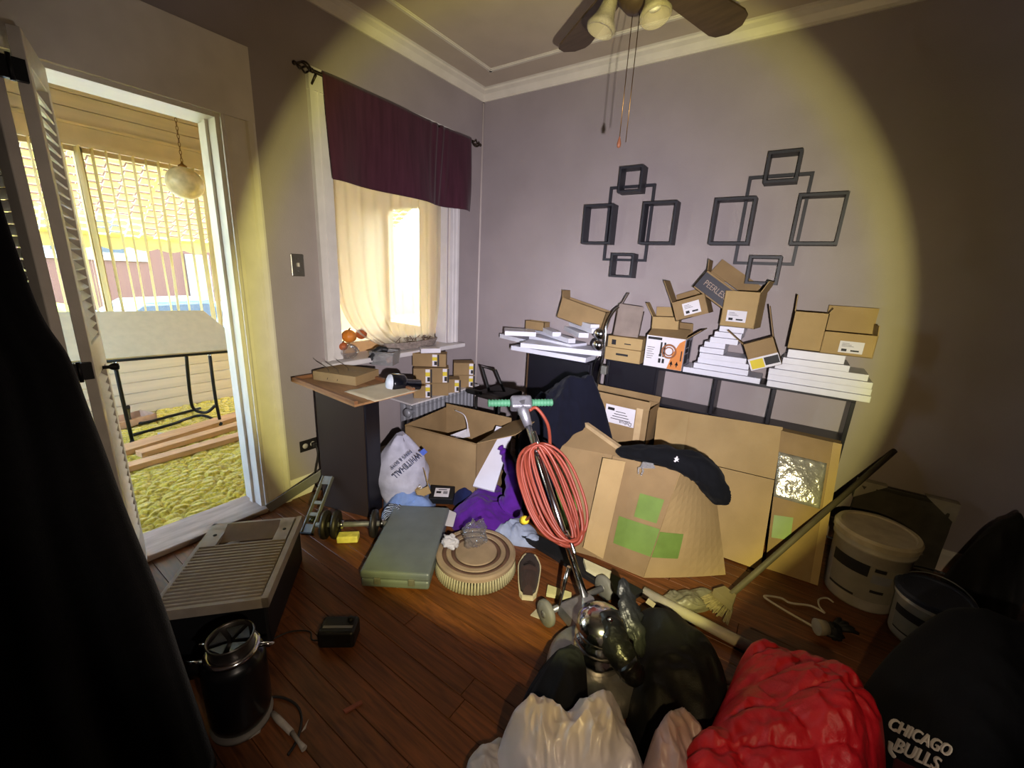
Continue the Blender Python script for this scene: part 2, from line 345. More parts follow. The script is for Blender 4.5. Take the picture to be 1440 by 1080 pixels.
XS = XW - .15
w = MB()
for y0, y1, z0, z1 in ((WY0, WY0 + .05, .85, WZ1), (WY1 - .05, WY1, .85, WZ1), (WY0, WY1, .85, .92), (WY0, WY1, WZ1 - .05, WZ1)): w.box(XS - .02, XS + .02, y0, y1, z0, z1)
part('window_frame', w, mat('sash_paint', 'c8a070', .5, var=.08), win, world=True)
for z0, z1 in ((.92, WZ1 - .05),): part('pane', MB().box(XS - .002, XS + .002, WY0 + .05, WY1 - .05, z0, z1), m_pane, win, world=True)
w = MB(); w.box(XW - WT, XW - .01, WY0 - .001, WY0 + .012, .85, WZ1); part('window_jamb', MB().box(XW - WT, XW - .01, WY1 - .012, WY1 + .001, .85, WZ1), m_casing, win, world=True); w.box(XW - WT, XW - .01, WY0 + .013, WY1 - .013, WZ1 - .012, WZ1); part('window_jamb', w, mat('orange_lit_jamb', 'd59a63', .45, var=.12, scale=6), win, world=True)  # orange glow of daylight in the recess is put into this jamb's colour
# ------------------------------------------------------------------ the porch beyond the doorway
XP = -4.842; PY0, PY1 = -1.0, 3.9
pw = struct('wall_porch', MB().box(XP - .12, XP - .02, PY0, PY1, 0, .6).box(XP - .12, XP - .02, PY0, PY1, 2.25, 2.9).box(XP - .12, XP - .02, PY0, -.5, .6, 2.25).box(XP - .12, XP - .02, 2.38, PY1, .6, 2.25), m_porch)
bm_ = MB(); bm_.prism([(-.02, 0), (0, .004), (0, .094), (-.006, .1), (-.02, .1)], PY0, PY1, axis='y')
b0 = None
for z in [i * .1 + .02 for i in range(6)] + [2.40 + i * .1 for i in range(5)]:
    if b0 is None: b0 = o = part('board', bm_, m_ship, pw)
    else: o = b0.copy(); link(o)
    o.location = Vector((XP, 0, z)) - pw.location
w = MB(); w.box(XP - .02, XP + .03, -.6, 2.46, 2.26, 2.39); w.box(XP - .02, XP + .045, -.6, 2.46, 2.375, 2.395); w.box(XP - .12, XP + .06, -.6, 2.46, .60, .635)
for y_ in (-.56, .95, 2.35): w.box(XP - .1, XP - .04, y_, y_ + .05, .6, 2.26)
w.box(XP - .1, XP - .04, -.56, 2.4, 2.20, 2.26)
w2 = struct('window_2', w, m_porch)
for y_ in (-.51, 1.0): part('pane', MB().box(XP - .075, XP - .071, y_, y_ + (1.44 if y_ < 0 else 1.33 if y_ < 2 else 1.3), .635, 2.2), m_pane, w2, world=True)
ew = MB(); ew.box(XP - .12, -4.8, PY1, PY1 + .1, 0, 2.9); ew.box(-4.8, XW - WT, PY1, PY1 + .1, 0, .7); ew.box(-4.8, XW - WT, PY1, PY1 + .1, 2.2, 2.9); ew.box(-4.2, XW - WT, PY1, PY1 + .1, .7, 2.2)
struct('wall_porch_end', ew, m_porch)
struct('wall_porch_near', MB().box(XP - .12, XW - WT, PY0 - .1, PY0, 0, .8).box(XP - .12, XW - WT, PY0 - .1, PY0, 2.4, 2.9).box(XP - .12, XP + .1, PY0 - .1, PY0, .8, 2.4).box(XW - WT - .2, XW - WT, PY0 - .1, PY0, .8, 2.4), m_porch)  # unseen wall; its wide opening is added to let more daylight into the porch
struct('wall_porch_house', MB().box(XW - WT - .1, XW - WT - .001, YW + .15, PY1 + .1, 0, 2.9), m_porch)
struct('ceiling_porch', MB().box(XP - .5, XW - WT, PY0 - .2, PY1 + .3, 2.88, 2.98), mat('porch_ceiling_paint', 'b9a684', .6))
struct('floor_porch', MB().box(XP - .12, XW - WT, PY0, PY1, -.1, -.005), mat('porch_floor_olive', 'b09c34', .9))
# carpet: sculpted shag in clumps
def carpet():
    P = []
    for j in range(280):
        y = -.35 + 2.65 * j / 279; row = []
        for i in range(270):
            x = XP + (XW - WT - XP + .015) * i / 269
            q = Vector((x * 21 + noise.noise(Vector((x * 5, y * 5, 3))) * .8, y * 12 + noise.noise(Vector((x * 5, y * 5, 9))) * .8, 0))
            dd = noise.voronoi(q)[0]; h = min(1, (dd[1] - dd[0]) * 3.2)
            row.append(Vector((x, y, -.004 + .032 * h ** .5 + .003 * noise.noise(Vector((x * 60, y * 60, 0))))))
        P.append(row)
    return MB().grid(P)
one('carpet', carpet(), mat('olive_shag', 'c9b53e', .95, var=.3, scale=70, bump=.5, bscale=300, sheen=.4, spec=.1), 'olive-yellow sculpted shag carpet covering the porch floor', 'carpet', kind='stuff')
# vertical blinds
m_blind = bpy.data.materials.new('cream_blind_vane'); m_blind.use_nodes = True; n = m_blind.node_tree; b = n.nodes['Principled BSDF']; b.inputs['Base Color'].default_value = lin('d8c78a'); b.inputs['Roughness'].default_value = .5
tl_ = n.nodes.new('ShaderNodeBsdfTranslucent'); tl_.inputs[0].default_value = lin('e0c670'); mx = n.nodes.new('ShaderNodeMixShader'); mx.inputs[0].default_value = .3; n.links.new(b.outputs[0], mx.inputs[1]); n.links.new(tl_.outputs[0], mx.inputs[2]); n.links.new(mx.outputs[0], n.nodes['Material Output'].inputs[0])
bl = thing('vertical_blind', 'open cream vertical blind hanging in the porch window', 'blind', (XP + .05, 1.6, 2.25))
part('headrail', MB().box(XP + .035, XP + .075, -.5, 2.4, 2.225, 2.262), m_porch, bl, world=True)
vn = MB(); vn.prism([(-.044, 0), (-.02, .005), (.02, .005), (.044, 0), (.02, .0035), (-.02, .0035)], -1.58, 0)
v0 = None; rng = random.Random(5)
for i in range(34):
    y = -.45 + i * .0825
    if v0 is None: v0 = o = part('vane', vn, m_blind, bl)
    else: o = v0.copy(); link(o)
    wide = i in (17, 26, 27, 12, 28)
    base = math.atan2(y, XP + .05)
    o.location = (0, y - 1.6, -.02); o.rotation_euler = (rng.uniform(-.012, .012), rng.uniform(-.006, .006), base + (rng.uniform(.3, .5) if wide else rng.uniform(.14, .28)))
# ------------------------------------------------------------------ awning, garden, street
GZ = -.95
aw = thing('metal_awning', 'pale slatted metal awning with scalloped edge outside the porch window', 'awning', (XP - .2, 1.5, 2.4))
m_awn = mat('awning_enamel', 'cdbf8e', .5, var=.08); NA = 28; a0 = None
for k in range(2):
    sm_ = MB(); 
    for i in range(46):
        y = -1.2 + i * .13; up_ = .014 if (i + k) % 2 else 0
        sm_.box(-.031, .025, y, y + .118, up_, up_ + .008)
    for r_ in range(k, NA, 2):
        t = r_ / (NA - 1)
        o = part('slat', sm_, m_awn, aw) if r_ == k else link(o0.copy())
        if r_ == k: o0 = o
        o.location = Vector((XP - .32 - t * 1.25, 0, 2.42 - t * .80)) - aw.location; o.rotation_euler = (0, -.38, 0)
w = MB()
for y_ in (-.9, .4, 1.65, 2.9, 4.2): w.tube([(XP - .2, y_, 2.46), (XP - 1.6, y_, 1.66)], .012, 6)
w.tube([(XP - 1.6, -1.3, 1.64), (XP - 1.6, 4.9, 1.64)], .014, 6); part('frame', w, m_awn, aw, world=True)
pts = [(-1.3 + i * .02, 1.52 - .035 * abs(math.sin((i * .02) * PI / .26))) for i in range(311)]
w = MB(); P = [[Vector((XP - 1.62, a, 1.64)) for a, b in pts], [Vector((XP - 1.62, a, b)) for a, b in pts]]; w.grid(P, False); part('valance_edge', w, m_awn, aw, world=True, solid=.004)
m_grass = mat('lawn_green', '51661f', .9, var=.3, scale=4, bump=.3)
struct('ground', MB().box(-60, XP - .13, -40, 60, GZ - .3, GZ), m_grass)
struct('road', MB().box(-17, -9.5, -40, 60, GZ, GZ + .02), mat('asphalt', '5a5a5c', .9, var=.1))
struct('pavement', MB().box(-9.0, -7.6, -40, 60, GZ, GZ + .05), mat('concrete_walk', '8a867e', .9, var=.1))
def brick_mat():
    m = bpy.data.materials.new('red_brick'); m.use_nodes = True; n = m.node_tree; b = n.nodes['Principled BSDF']; t = n.nodes.new('ShaderNodeTexBrick'); tc = n.nodes.new('ShaderNodeTexCoord'); mp = n.nodes.new('ShaderNodeMapping'); mp.inputs['Rotation'].default_value = (PI / 2, 0, PI / 2)
    t.inputs['Scale'].default_value = 4; t.inputs['Color1'].default_value = lin('6a2a1e'); t.inputs['Color2'].default_value = lin('562116'); t.inputs['Mortar'].default_value = lin('54382e'); n.links.new(tc.outputs['Object'], mp.inputs[0]); n.links.new(mp.outputs[0], t.inputs['Vector']); n.links.new(t.outputs[0], b.inputs['Base Color']); b.inputs['Roughness'].default_value = .9; return m
m_brick = brick_mat(); m_white = mat('white_paint', '8f8b85', .5, var=.04); m_glassdark = mat('dark_window_glass', '3a444c', .1, var=.1)
def house(y0, y1, x, label, wins, band):
    h = thing('house', label, 'house', (x, (y0 + y1) / 2, GZ), 'brick houses across the street')
    part('wall', MB().box(x - 6, x, y0, y1, GZ, GZ + 6), m_brick, h, world=True)
    part('roof', MB().prism([(y0 - .4, GZ + 6), (y1 + .4, GZ + 6), ((y0 + y1) / 2, GZ + 8.4)], x - 6.4, x + .4, axis='x'), mat('roof_shingle', '6a5f58', .9), h, world=True)
    if band: part('siding_band', MB().box(x, x + .06, y0 + band[0], y0 + band[1], GZ + 2.1, GZ + 3.9), m_white, h, world=True)
    for yy in wins:
        o = part('window', MB().box(x + .02, x + .12, yy, yy + .95, GZ + 2.3, GZ + 3.7), m_white, h, world=True)
        part('pane', MB().box(x + .12, x + .13, yy + .1, yy + .85, GZ + 2.4, GZ + 3.6), m_glassdark, o, world=True)
    part('door', MB().box(x, x + .08, y1 - 1.6, y1 - .7, GZ + .4, GZ + 2.5), m_white, h, world=True)
    part('step', MB().box(x, x + 1.1, y1 - 1.9, y1 - .4, GZ, GZ + .4), mat('concrete_walk'), h, world=True)
house(2.2, 9.0, -23, 'brick house with white window band seen left through the blind', (3.2, 4.5), (.4, 3.9))
house(10.4, 17.5, -23, 'plain red brick house seen through the blind beside the globe lamp', (11.2, 13.2), None)
# shrubs in front of the houses
def shrub(x, y, r, label):
    w = MB(); P = []
    for i in range(9):
        P.append([Vector((x, y, GZ + r * .55)) + Vector((math.cos(a) * math.sin(PI * i / 8), math.sin(a) * math.sin(PI * i / 8), -math.cos(PI * i / 8) * .75)) * r * (1 + .35 * noise.noise(Vector((a * 3, i, x + y)))) for a in [2 * PI * k / 16 for k in range(16)]])
    w.grid(P, True, True); one('shrub', w, m_grass, label, 'shrub', 'shrubs before the houses')
for i, (x, y) in enumerate(((-20.6, 2.8), (-20.6, 5.0), (-20.6, 7.0), (-20.6, 12.2))): shrub(x, y, .5 + .08 * (i % 2), ['leftmost round green shrub before the banded house', 'second round green shrub before the banded house', 'third round green shrub before the banded house', 'round green shrub before the plain brick house'][i])
# parked car
car = thing('parked_car', 'pale blue parked car seen through the porch blind', 'car', (-12.2, 3.5, GZ + .02))
cp = [(-2.2, .35), (-2.25, .62), (-2.1, .85), (-1.35, .95), (-.75, 1.38), (.55, 1.42), (1.25, 1.0), (2.05, .88), (2.25, .65), (2.2, .33)]
w = MB(); n_ = len(cp)
secs = [(-.84, .88), (-.86, 1), (.86, 1), (.84, .88)]
vs = []; fs = []
for xs, k in secs:
    for (a, b) in cp: vs.append(((xs * (.82 if b > .98 else 1)), a * k if k < 1 else a, b))
for s_ in range(3):
    for i in range(n_): fs.append((s_ * n_ + i, s_ * n_ + (i + 1) % n_, (s_ + 1) * n_ + (i + 1) % n_, (s_ + 1) * n_ + i))
fs += [tuple(range(n_))[::-1], tuple(range(3 * n_, 4 * n_))]; w.add(vs, fs); part('body', w, mat('pale_blue_car_paint', '5a7391', .25, coat=.6, var=.03), car)
for s_ in (-1, 1): part('side_window', MB().prism([(-1.15, .99), (-.68, 1.32), (.48, 1.35), (1.0, 1.02)], s_ * .72, s_ * .80, axis='x'), m_glassdark, car)
for yy in (-1.35, 1.35):
    for s_ in (-1, 1):
        o = part('wheel', MB().lathe([(.001, -.1), (.2, -.1), (.31, -.08), (.31, .08), (.2, .1), (.001, .1)], 20, xf((s_ * .8, yy, .31), ry=PI / 2)), mat('tyre_rubber', '1c1c1e', .8), car)
        part('hubcap', MB().lathe([(.001, .112), (.18, .108), (.19, .1)], 16, xf((s_ * .8, yy, .31), ry=s_ * PI / 2)), mat('hubcap_metal', 'b5b5b8', .3, 1), o)
# ------------------------------------------------------------------ louvered folding door at the left
m_door = mat('door_offwhite_paint', 'b8afa2', .45, var=.06, bump=.05); m_blackmetal = mat('black_metal', '1b1a1a', .45, .6, var=.1); m_chrome = mat('chrome', 'c9c9cc', .14, 1, var=.04); m_brass = mat('aged_brass', '8a6a3c', .35, 1)
def P3(a, b, c): return Vector((a, b, c))
dr = link(bpy.data.objects.new('door_1', None)); dr.location = (-2.4, .28, 0); dr['kind'] = 'structure'
lv = MB(); lv.box(-.145, .145, -.019, .019, -.003, .003, xf(rx=.8))
def bipanel(near, far):
    d_ = Vector((far[0] - near[0], far[1] - near[1], 0)); wd = d_.length; rz = math.atan2(d_.y, d_.x); mid = Vector(((near[0] + far[0]) / 2, (near[1] + far[1]) / 2, .02)); M = xf(mid, rz); h = wd / 2
    w = MB()
    for a, b, z0, z1 in ((-h, -h + .052, 0, 2.06), (h - .052, h, 0, 2.06), (-h + .05, h - .05, 0, .19), (-h + .05, h - .05, .98, 1.10), (-h + .05, h - .05, 1.97, 2.06)): w.bbox(a, b, -.0155, .0155, z0, z1, .002, M, 1)
    p = part('door_panel', w, m_door, dr, world=True); o0_ = None
    for z in [.215 + i * .036 for i in range(21)] + [1.125 + i * .036 for i in range(23)]:
        if o0_ is None: o0_ = o = part('louver', lv, m_door, p)
        else: o = link(o0_.copy())
        o.matrix_basis = wm(dr).inverted() @ M @ xf((0, 0, z)) @ Matrix.Diagonal(((wd - .104) / .29, 1, 1, 1))
    return p, M, h
p2, M2, h2 = bipanel((-2.05, .322), (-2.405, .422)); p1, M1, h1 = bipanel((-2.05, .268), (-2.40, .135))
for z in (1.96, 1.04, .16): part('hinge', MB().box(-2.052, -2.03, .262, .33, z - .03, z + .03).tube([(-2.028, .296, z - .036), (-2.028, .296, z + .036)], .006, 8), m_blackmetal, dr, world=True)
kx = M2 @ Vector((-.02, 0, 0)); part('knob', MB().lathe([(.001, .05), (.012, .048), (.017, .038), (.012, .025), (.007, .018), (.007, .0), (.014, -.002)], 16, frame(M2 @ Vector((.02, -.016, .985)), M2.to_3x3() @ Vector((1, 0, 0)), (0, 0, 1))), m_blackmetal, dr, world=True)
kn = dr.children[-1]
# dark coat bulging over the near panel
edge = [ond(u, v, h) for u, v, h in ((-45, 115, 2.03), (-18, 215, 2.02), (8, 310, 2.01), (55, 440, 2.0), (96, 505, 1.97), (122, 572, 1.90), (148, 640, 1.77), (177, 720, 1.61), (225, 840, 1.42), (262, 950, 1.30), (305, 1078, 1.185))]
eg = smooth_path(edge, 6); rows = []
for k, e in enumerate(eg):
    t = k / (len(eg) - 1); row = []
    for i in range(40):
        s_ = i / 39; L_ = Vector((e.x - .12 + .1 * t, -.55 + .25 * (1 - t), max(.0, e.z - .02)))
        q = e.lerp(L_, s_); a = .012 + .045 * t; q.x += a * math.sin(s_ * 26 + .6 * math.sin(t * 5)) * min(1, s_ * 6 + .3) + .05 * math.sin(s_ * PI) * t; q.z += .01 * noise.noise(Vector((s_ * 6, t * 4, 2)))
        row.append(q)
    rows.append(row)
one('coat', MB().grid(rows), mat('black_wool', '0d0c0d', .95, var=.2, scale=40, bump=.2, bscale=300, sheen=.15, spec=.1), 'black coat hanging in folds over the louvered door at left', 'coat', solid=.012)
# ------------------------------------------------------------------ things on the left wall
sw = thing('light_switch', 'brushed metal light switch plate on wall beside the window', 'switch', (XW + .001, 1.316, 1.375))
part('plate', MB().bbox(XW, XW + .007, 1.278, 1.354, 1.372, 1.496, .004), mat('brushed_nickel', '8d8a86', .35, .9), sw, world=True)
part('toggle', MB().bbox(XW + .004, XW + .018, 1.310, 1.322, 1.425, 1.448, .003), m_door, sw, world=True)
for z in (1.4, 1.468): part('screw', MB().lathe([(.004, 0), (.0035, .002), (.0005, .0025)], 10, xf((XW + .007, 1.316, z), ry=PI / 2)), m_chrome, sw, world=True)
ou = thing('wall_outlet', 'black wall outlet with a plug in it by the baseboard', 'outlet', (XW + .001, 1.296, .29))
part('plate', MB().bbox(XW, XW + .007, 1.235, 1.352, .288, .362, .003), mat('outlet_black', '1d1a18', .4), ou, world=True)
for y_ in (1.268, 1.318): part('socket', MB().lathe([(.017, 0), (.017, .003), (.001, .003)], 18, xf((XW + .007, y_, .325), ry=PI / 2)), mat('outlet_ivory', 'a59e92', .4), ou, world=True)
pc = thing('plug_cord', 'dark power cord plugged into the wall outlet', 'cord', (XW + .02, 1.318, .3))
part('plug', MB().bbox(XW + .011, XW + .04, 1.303, 1.333, .31, .34, .005), mat('cord_dark', '23201e', .5), pc, world=True)
part('cable', MB().tube(smooth_path([(XW + .04, 1.318, .325), (XW + .07, 1.315, .27), (XW + .05, 1.30, .16), (XW + .045, 1.29, .09), (XW + .06, 1.30, .04), (XW + .12, 1.34, .012), (XW + .2, 1.42, .01)], 8), .006, 8), mat('cord_dark'), pc, world=True)
# curtain rod with cage finials
m_iron = mat('oil_bronze', '3b322b', .4, .8, var=.2); ZR = 2.43; XR = XW + .075
rod = thing('curtain_rod', 'bronze curtain rod with twisted cage finials above the window', 'curtain rod', (XR, 2.1, ZR))
part('pole', MB().tube([(XR, 1.44, ZR), (XR, 2.75, ZR)], .009, 12), m_iron, rod, world=True)
for y0, s_ in ((1.44, -1), (2.75, 1)):
    w = MB()
    for k in range(4):
        w.tube([(XR + .024 * math.sin(PI * t) * math.cos(k * PI / 2 + t * 3), y0 + s_ * .085 * t, ZR + .024 * math.sin(PI * t) * math.sin(k * PI / 2 + t * 3)) for t in [i / 12 for i in range(13)]], .0045, 6)
    w.sphere((XR, y0 + s_ * .095, ZR), .011, 12); w.sphere((XR, y0, ZR), .012, 12); part('finial', w, m_iron, rod, world=True)
for y0 in (1.46, 2.72): part('bracket', MB().tube([(XW, y0, ZR - .05), (XW + .03, y0, ZR - .045), (XR, y0, ZR - .012)], .006, 8).box(XW, XW + .006, y0 - .012, y0 + .012, ZR - .09, ZR + .01), m_iron, rod, world=True)
# burgundy valance
m_vel = mat('burgundy_velvet', '40202c', .85, var=.18, scale=6, sheen=.12, spec=.15, stretch=(1, 6, .6), bump=.1, bscale=300)
rows = []
for j in range(24):
    t = j / 23; row = []
    for i in range(110):
        s_ = i / 109; y = 1.49 + s_ * 1.225; f = (.006 + .016 * t) * math.sin(s_ * 16 + 1.2 * math.sin(t * 1.3 + s_ * 5)) + .012 * math.exp(-((s_ - .72) / .07) ** 2) * math.sin(s_ * 120 + t * 4) * (1.2 - t)
        z = ZR + .012 - t * .53 + .004 * math.sin(s_ * 7); row.append(Vector((XR + .014 + f * (0.5 + t) + .01 * t, y, z)))
    rows.append(row)
rows.insert(0, [Vector((XR - .012, p.y, ZR + .004)) for p in rows[0]])
one('valance', MB().grid(rows), m_vel, 'burgundy velvet valance hanging from the rod over the window', 'valance', solid=.004)
# sheer cream curtain, pulled together at the sill
m_sheer = bpy.data.materials.new('cream_sheer'); m_sheer.use_nodes = True; n = m_sheer.node_tree; n.nodes.remove(n.nodes['Principled BSDF'])
tr = n.nodes.new('ShaderNodeBsdfTransparent'); t2 = n.nodes.new('ShaderNodeBsdfTranslucent'); t2.inputs[0].default_value = lin('e6dac4'); df = n.nodes.new('ShaderNodeBsdfDiffuse'); df.inputs[0].default_value = lin('d6cbb8'); a1 = n.nodes.new('ShaderNodeMixShader'); a1.inputs[0].default_value = .45; a2 = n.nodes.new('ShaderNodeMixShader'); a2.inputs[0].default_value = .72
n.links.new(t2.outputs[0], a1.inputs[1]); n.links.new(df.outputs[0], a1.inputs[2]); n.links.new(tr.outputs[0], a2.inputs[1]); n.links.new(a1.outputs[0], a2.inputs[2]); n.links.new(a2.outputs[0], n.nodes['Material Output'].inputs[0])
rows = []
for j in range(46):
    t = j / 45; row = []
    for i in range(150):
        s_ = i / 149; yt = 1.578 + s_ * .974; yb = 1.95 + s_ * .45 + .05 * math.sin(s_ * 9); sag = .05 * math.sin(PI * min(1, s_ * 1.6)) * t ** 3
        pw_ = 8 - 2.5 * s_; y = yt + (yb - yt) * t ** pw_
        z = 2.02 - t * (1.145 + .02 * math.sin(s_ * 14)) - sag * .3
        x = XW - .062 + .016 * math.sin(s_ * 62 + 1.5 * math.sin(s_ * 9)) * (.5 + .5 * t) + .010 * math.sin(s_ * 27 + 2) + .03 * t ** 4
        row.append(Vector((x, y, z)))
    rows.append(row)
tail = [Vector((p.x + .03 * noise.noise(Vector((i * .2, 1, 0))), p.y + .03 * noise.noise(Vector((i * .15, 5, 0))), .858 + .012 * abs(noise.noise(Vector((i * .4, 0, 0)))))) for i, p in enumerate(rows[-1])]
rows.append(tail)
one('sheer_curtain', MB().grid(rows), m_sheer, 'cream sheer curtain gathered at the window sill', 'curtain')
# ------------------------------------------------------------------ radiator
m_rad = mat('radiator_silver_paint', '8f9096', .45, .35, var=.1)
ra = thing('radiator', 'silver cast-iron radiator under the window', 'radiator', (-2.31, 2.36, 0)); s0 = None
sec = MB(); 
for x_ in (-.07, 0, .07): sec.bbox(x_ - .027, x_ + .027, -.017, .017, .07, .475, .014, seg=3)
sec.bbox(-.1, .1, -.021, .021, .435, .49, .018, seg=3); sec.bbox(-.1, .1, -.021, .021, .05, .1, .016, seg=2)
for i in range(15):
    o = part('section', sec, m_rad, ra) if s0 is None else link(s0.copy())
    if s0 is None: s0 = o
    o.location = (0, (i - 7) * .046, 0)
for y_ in (-.3, .3):
    part('foot', MB().bbox(-.09, .09, y_ - .018, y_ + .018, 0, .07, .006), m_rad, ra)
part('valve', MB().lathe([(.001, .05), (.03, .048), (.036, .03), (.02, .0), (.014, -.03)], 18, xf((.06, -.365, .41), rx=PI / 2)), m_rad, ra)
one('radiator_shelf', MB().bbox(-2.424, -2.17, 1.93, 2.70, .491, .503, .003), m_casing, 'flat pale shelf lying on top of the radiator', 'shelf')
# small cartons with yellow labels on the radiator
m_card = mat('cardboard', '87704f', .85, var=.09, scale=7, bump=.12, bscale=220, spec=.15); m_card2 = mat('cardboard_pale', '9d855c', .85, var=.08, scale=6, bump=.12, bscale=220, spec=.15); m_cardk = mat('cardboard_inside', '665443', .9, var=.1, spec=.1)
m_paper = mat('white_label_paper', 'c9c6cc', .6, var=.03); m_yellow = mat('label_yellow', 'c4b02a', .6, var=.04); m_ink = mat('ink_black', '17161a', .6, var=.05); m_blk = mat('black_laminate', '14121a', .38, var=.1, spec=.4)
def carton(name, label, cat, M, w, d, h, m=None, group=None, lab=None, tape=True):
    """closed carton: body, flap seam, optional label (x centre, z centre, w, h) on its front (-y) face"""
    t = thing(name, label, cat, M, group); m = m or m_card
    part('body', MB().bbox(-w / 2, w / 2, -d / 2, d / 2, 0, h, .003), m, t)
    part('top_seam', MB().box(-w / 2 + .004, w / 2 - .004, -.0015, .0015, h - .002, h + .0008), m_cardk, t)
    return t
def small_label(t, x, z, w, h, d):
    part('label', MB().box(x - w / 2, x + w / 2, -d / 2 - .0012, -d / 2 + .001, z - h / 2, z + h / 2), m_paper, t)
    part('label_band', MB().box(x - w / 2, x + w / 2, -d / 2 - .0018, -d / 2, z - h * .02, z + h * .28), m_yellow, t)
    part('label_mark', MB().box(x - w * .1, x + w / 2, -d / 2 - .0020, -d / 2, z - h * .40, z - h * .08).box(x + w / 2 + .004, x + w / 2 + .016, -d / 2 - .0015, -d / 2, z - h / 2, z + h / 2), m_ink, t)
RZ = PI / 4
LB = [((-2.262, 2.125), .503, .13, .11, .115, .04), ((-2.262, 2.125), .619, .13, .11, .115, .04), ((-2.225, 2.262), .503, .15, .12, .10, .045), ((-2.225, 2.262), .604, .15, .12, .12, .045), ((-2.20, 2.395), .503, .11, .11, .11, .03), ((-2.245, 2.575), .503, .17, .12, .105, .06), ((-2.245, 2.575), .609, .17, .12, .105, .06)]
nm = ['lower small carton with yellow label at the radiator left end', 'upper small carton with yellow label at the radiator left end', 'lower plain carton second from the radiator left end', 'upper yellow-labelled carton second from the radiator left end', 'low yellow-labelled carton third from the radiator left end', 'lower yellow-labelled carton at the radiator right end', 'upper yellow-labelled carton at the radiator right end']
for i, (p, z, w_, d_, h_, lx) in enumerate(LB):
    t = carton('small_carton', nm[i], 'box', xf((*p, z), RZ), w_, d_, h_, group='small cartons on the radiator'); 
    if i != 2: small_label(t, lx, h_ * .5, .032, h_ * .9, d_)
t = carton('small_carton', 'carton lying on top of the yellow-labelled cartons under a white box', 'box', xf((-2.262, 2.205, .736), RZ - .1), .25, .11, .10, group='small cartons on the radiator'); small_label(t, .04, .05, .035, .09, .11)
t = carton('white_box', 'small white box on the top carton beside the window', 'box', xf((-2.27, 2.21, .837), RZ + .2), .15, .09, .035, m_paper)
# ------------------------------------------------------------------ sill clutter
m_orange = mat('orange_gourd', 'c97a2e', .4, var=.2, scale=9); m_rust = mat('rust_gourd', 'a4552c', .45, var=.2, scale=9)
for (u, v, x, r, m, l) in ((491, 473, -2.44, .047, m_orange, 'orange round gourd at the left of the window sill'), (508, 470, -2.50, .038, m_rust, 'rust-coloured gourd behind the orange one on the sill'), (482, 487, -2.41, .03, m_rust, 'small brown gourd in front of the orange one on the sill')):
    p = onx(u, v, x); t = thing('gourd', l, 'gourd', (p.x, p.y, p.z - r * .9), 'gourds on the sill')
    w = MB(); w.grid([[Vector((math.cos(a) * math.sin(PI * i / 14), math.sin(a) * math.sin(PI * i / 14), -math.cos(PI * i / 14) * .9 + .9)) * r * (1 + .03 * math.cos(a * 8)) for a in [2 * PI * k / 32 for k in range(32)]] for i in range(15)], True, True); part('body', w, m, t)
    part('stem', MB().tube([(0, 0, r * 1.75), (.004, .002, r * 1.95), (.01, .004, r * 2.1)], [.006, .005, .004], 7), mat('stem_brown', '5a4630', .8), t)
m_clear = bpy.data.materials.new('crumpled_clear_plastic'); m_clear.use_nodes = True; n = m_clear.node_tree; n.nodes.remove(n.nodes['Principled BSDF'])
tr = n.nodes.new('ShaderNodeBsdfTransparent'); tr.inputs[0].default_value = (.93, .93, .94, 1); gl = n.nodes.new('ShaderNodeBsdfGlossy'); gl.inputs['Roughness'].default_value = .06; df = n.nodes.new('ShaderNodeBsdfDiffuse'); df.inputs[0].default_value = (.6, .6, .62, 1); a1 = n.nodes.new('ShaderNodeMixShader'); a2 = n.nodes.new('ShaderNodeMixShader'); a2.inputs[0].default_value = .05
fz = n.nodes.new('ShaderNodeLayerWeight'); fz.inputs[0].default_value = .22; tc = n.nodes.new('ShaderNodeTexCoord'); nz = n.nodes.new('ShaderNodeTexNoise'); nz.inputs['Scale'].default_value = 42; nz.inputs['Detail'].default_value = 5; bp = n.nodes.new('ShaderNodeBump'); bp.inputs['Distance'].default_value = .02; bp.inputs['Strength'].default_value = .9
for a, b in ((tc.outputs['Object'], nz.inputs['Vector']), (nz.outputs['Fac'], bp.inputs['Height']), (bp.outputs[0], gl.inputs['Normal']), (bp.outputs[0], fz.inputs['Normal']), (fz.outputs['Facing'], a1.inputs[0]), (tr.outputs[0], a1.inputs[1]), (gl.outputs[0], a1.inputs[2]), (a1.outputs[0], a2.inputs[1]), (df.outputs[0], a2.inputs[2]), (a2.outputs[0], n.nodes['Material Output'].inputs[0])): n.links.new(a, b)
m_clear2 = mat('clear_plastic_bin', 'cfcfcf', .15, trans=.75, ior=1.2)
def blobbag(c, r, sq, seed, n=28):
    w = MB(); P = []
    for i in range(n // 2 + 1):
        row = []
        for k in range(n):
            a = 2 * PI * k / n; d_ = Vector((math.cos(a) * math.sin(PI * i / (n // 2)), math.sin(a) * math.sin(PI * i / (n // 2)), -math.cos(PI * i / (n // 2)))); f = 1 + .45 * noise.noise(d_ * 2.3 + Vector((seed, 0, 0))) - .30 * abs(noise.noise(d_ * 5 + Vector((0, seed, 0)))) + .12 * noise.noise(d_ * 11 + Vector((0, 0, seed)))
            row.append(Vector(c) + Vector((d_.x * sq[0], d_.y * sq[1], d_.z * sq[2])) * r * f)
        P.append(row)
    w.grid(P, True, True); return w
p = onx(492, 503, -2.38); one('plastic_bag', blobbag((p.x, p.y, .9), .05, (1, 1.15, .95), 3), m_clear, 'crumpled clear plastic bag below the gourds on the sill', 'plastic bag')
p = onx(542, 517, -2.30); tb = thing('plastic_bin', 'clear plastic bin of small tools behind the wooden board', 'bin', xf((p.x, p.y, .80), .5, rx=.0))
w = MB(); A = [(-.075, -.06), (.075, -.06), (.075, .06), (-.075, .06)]
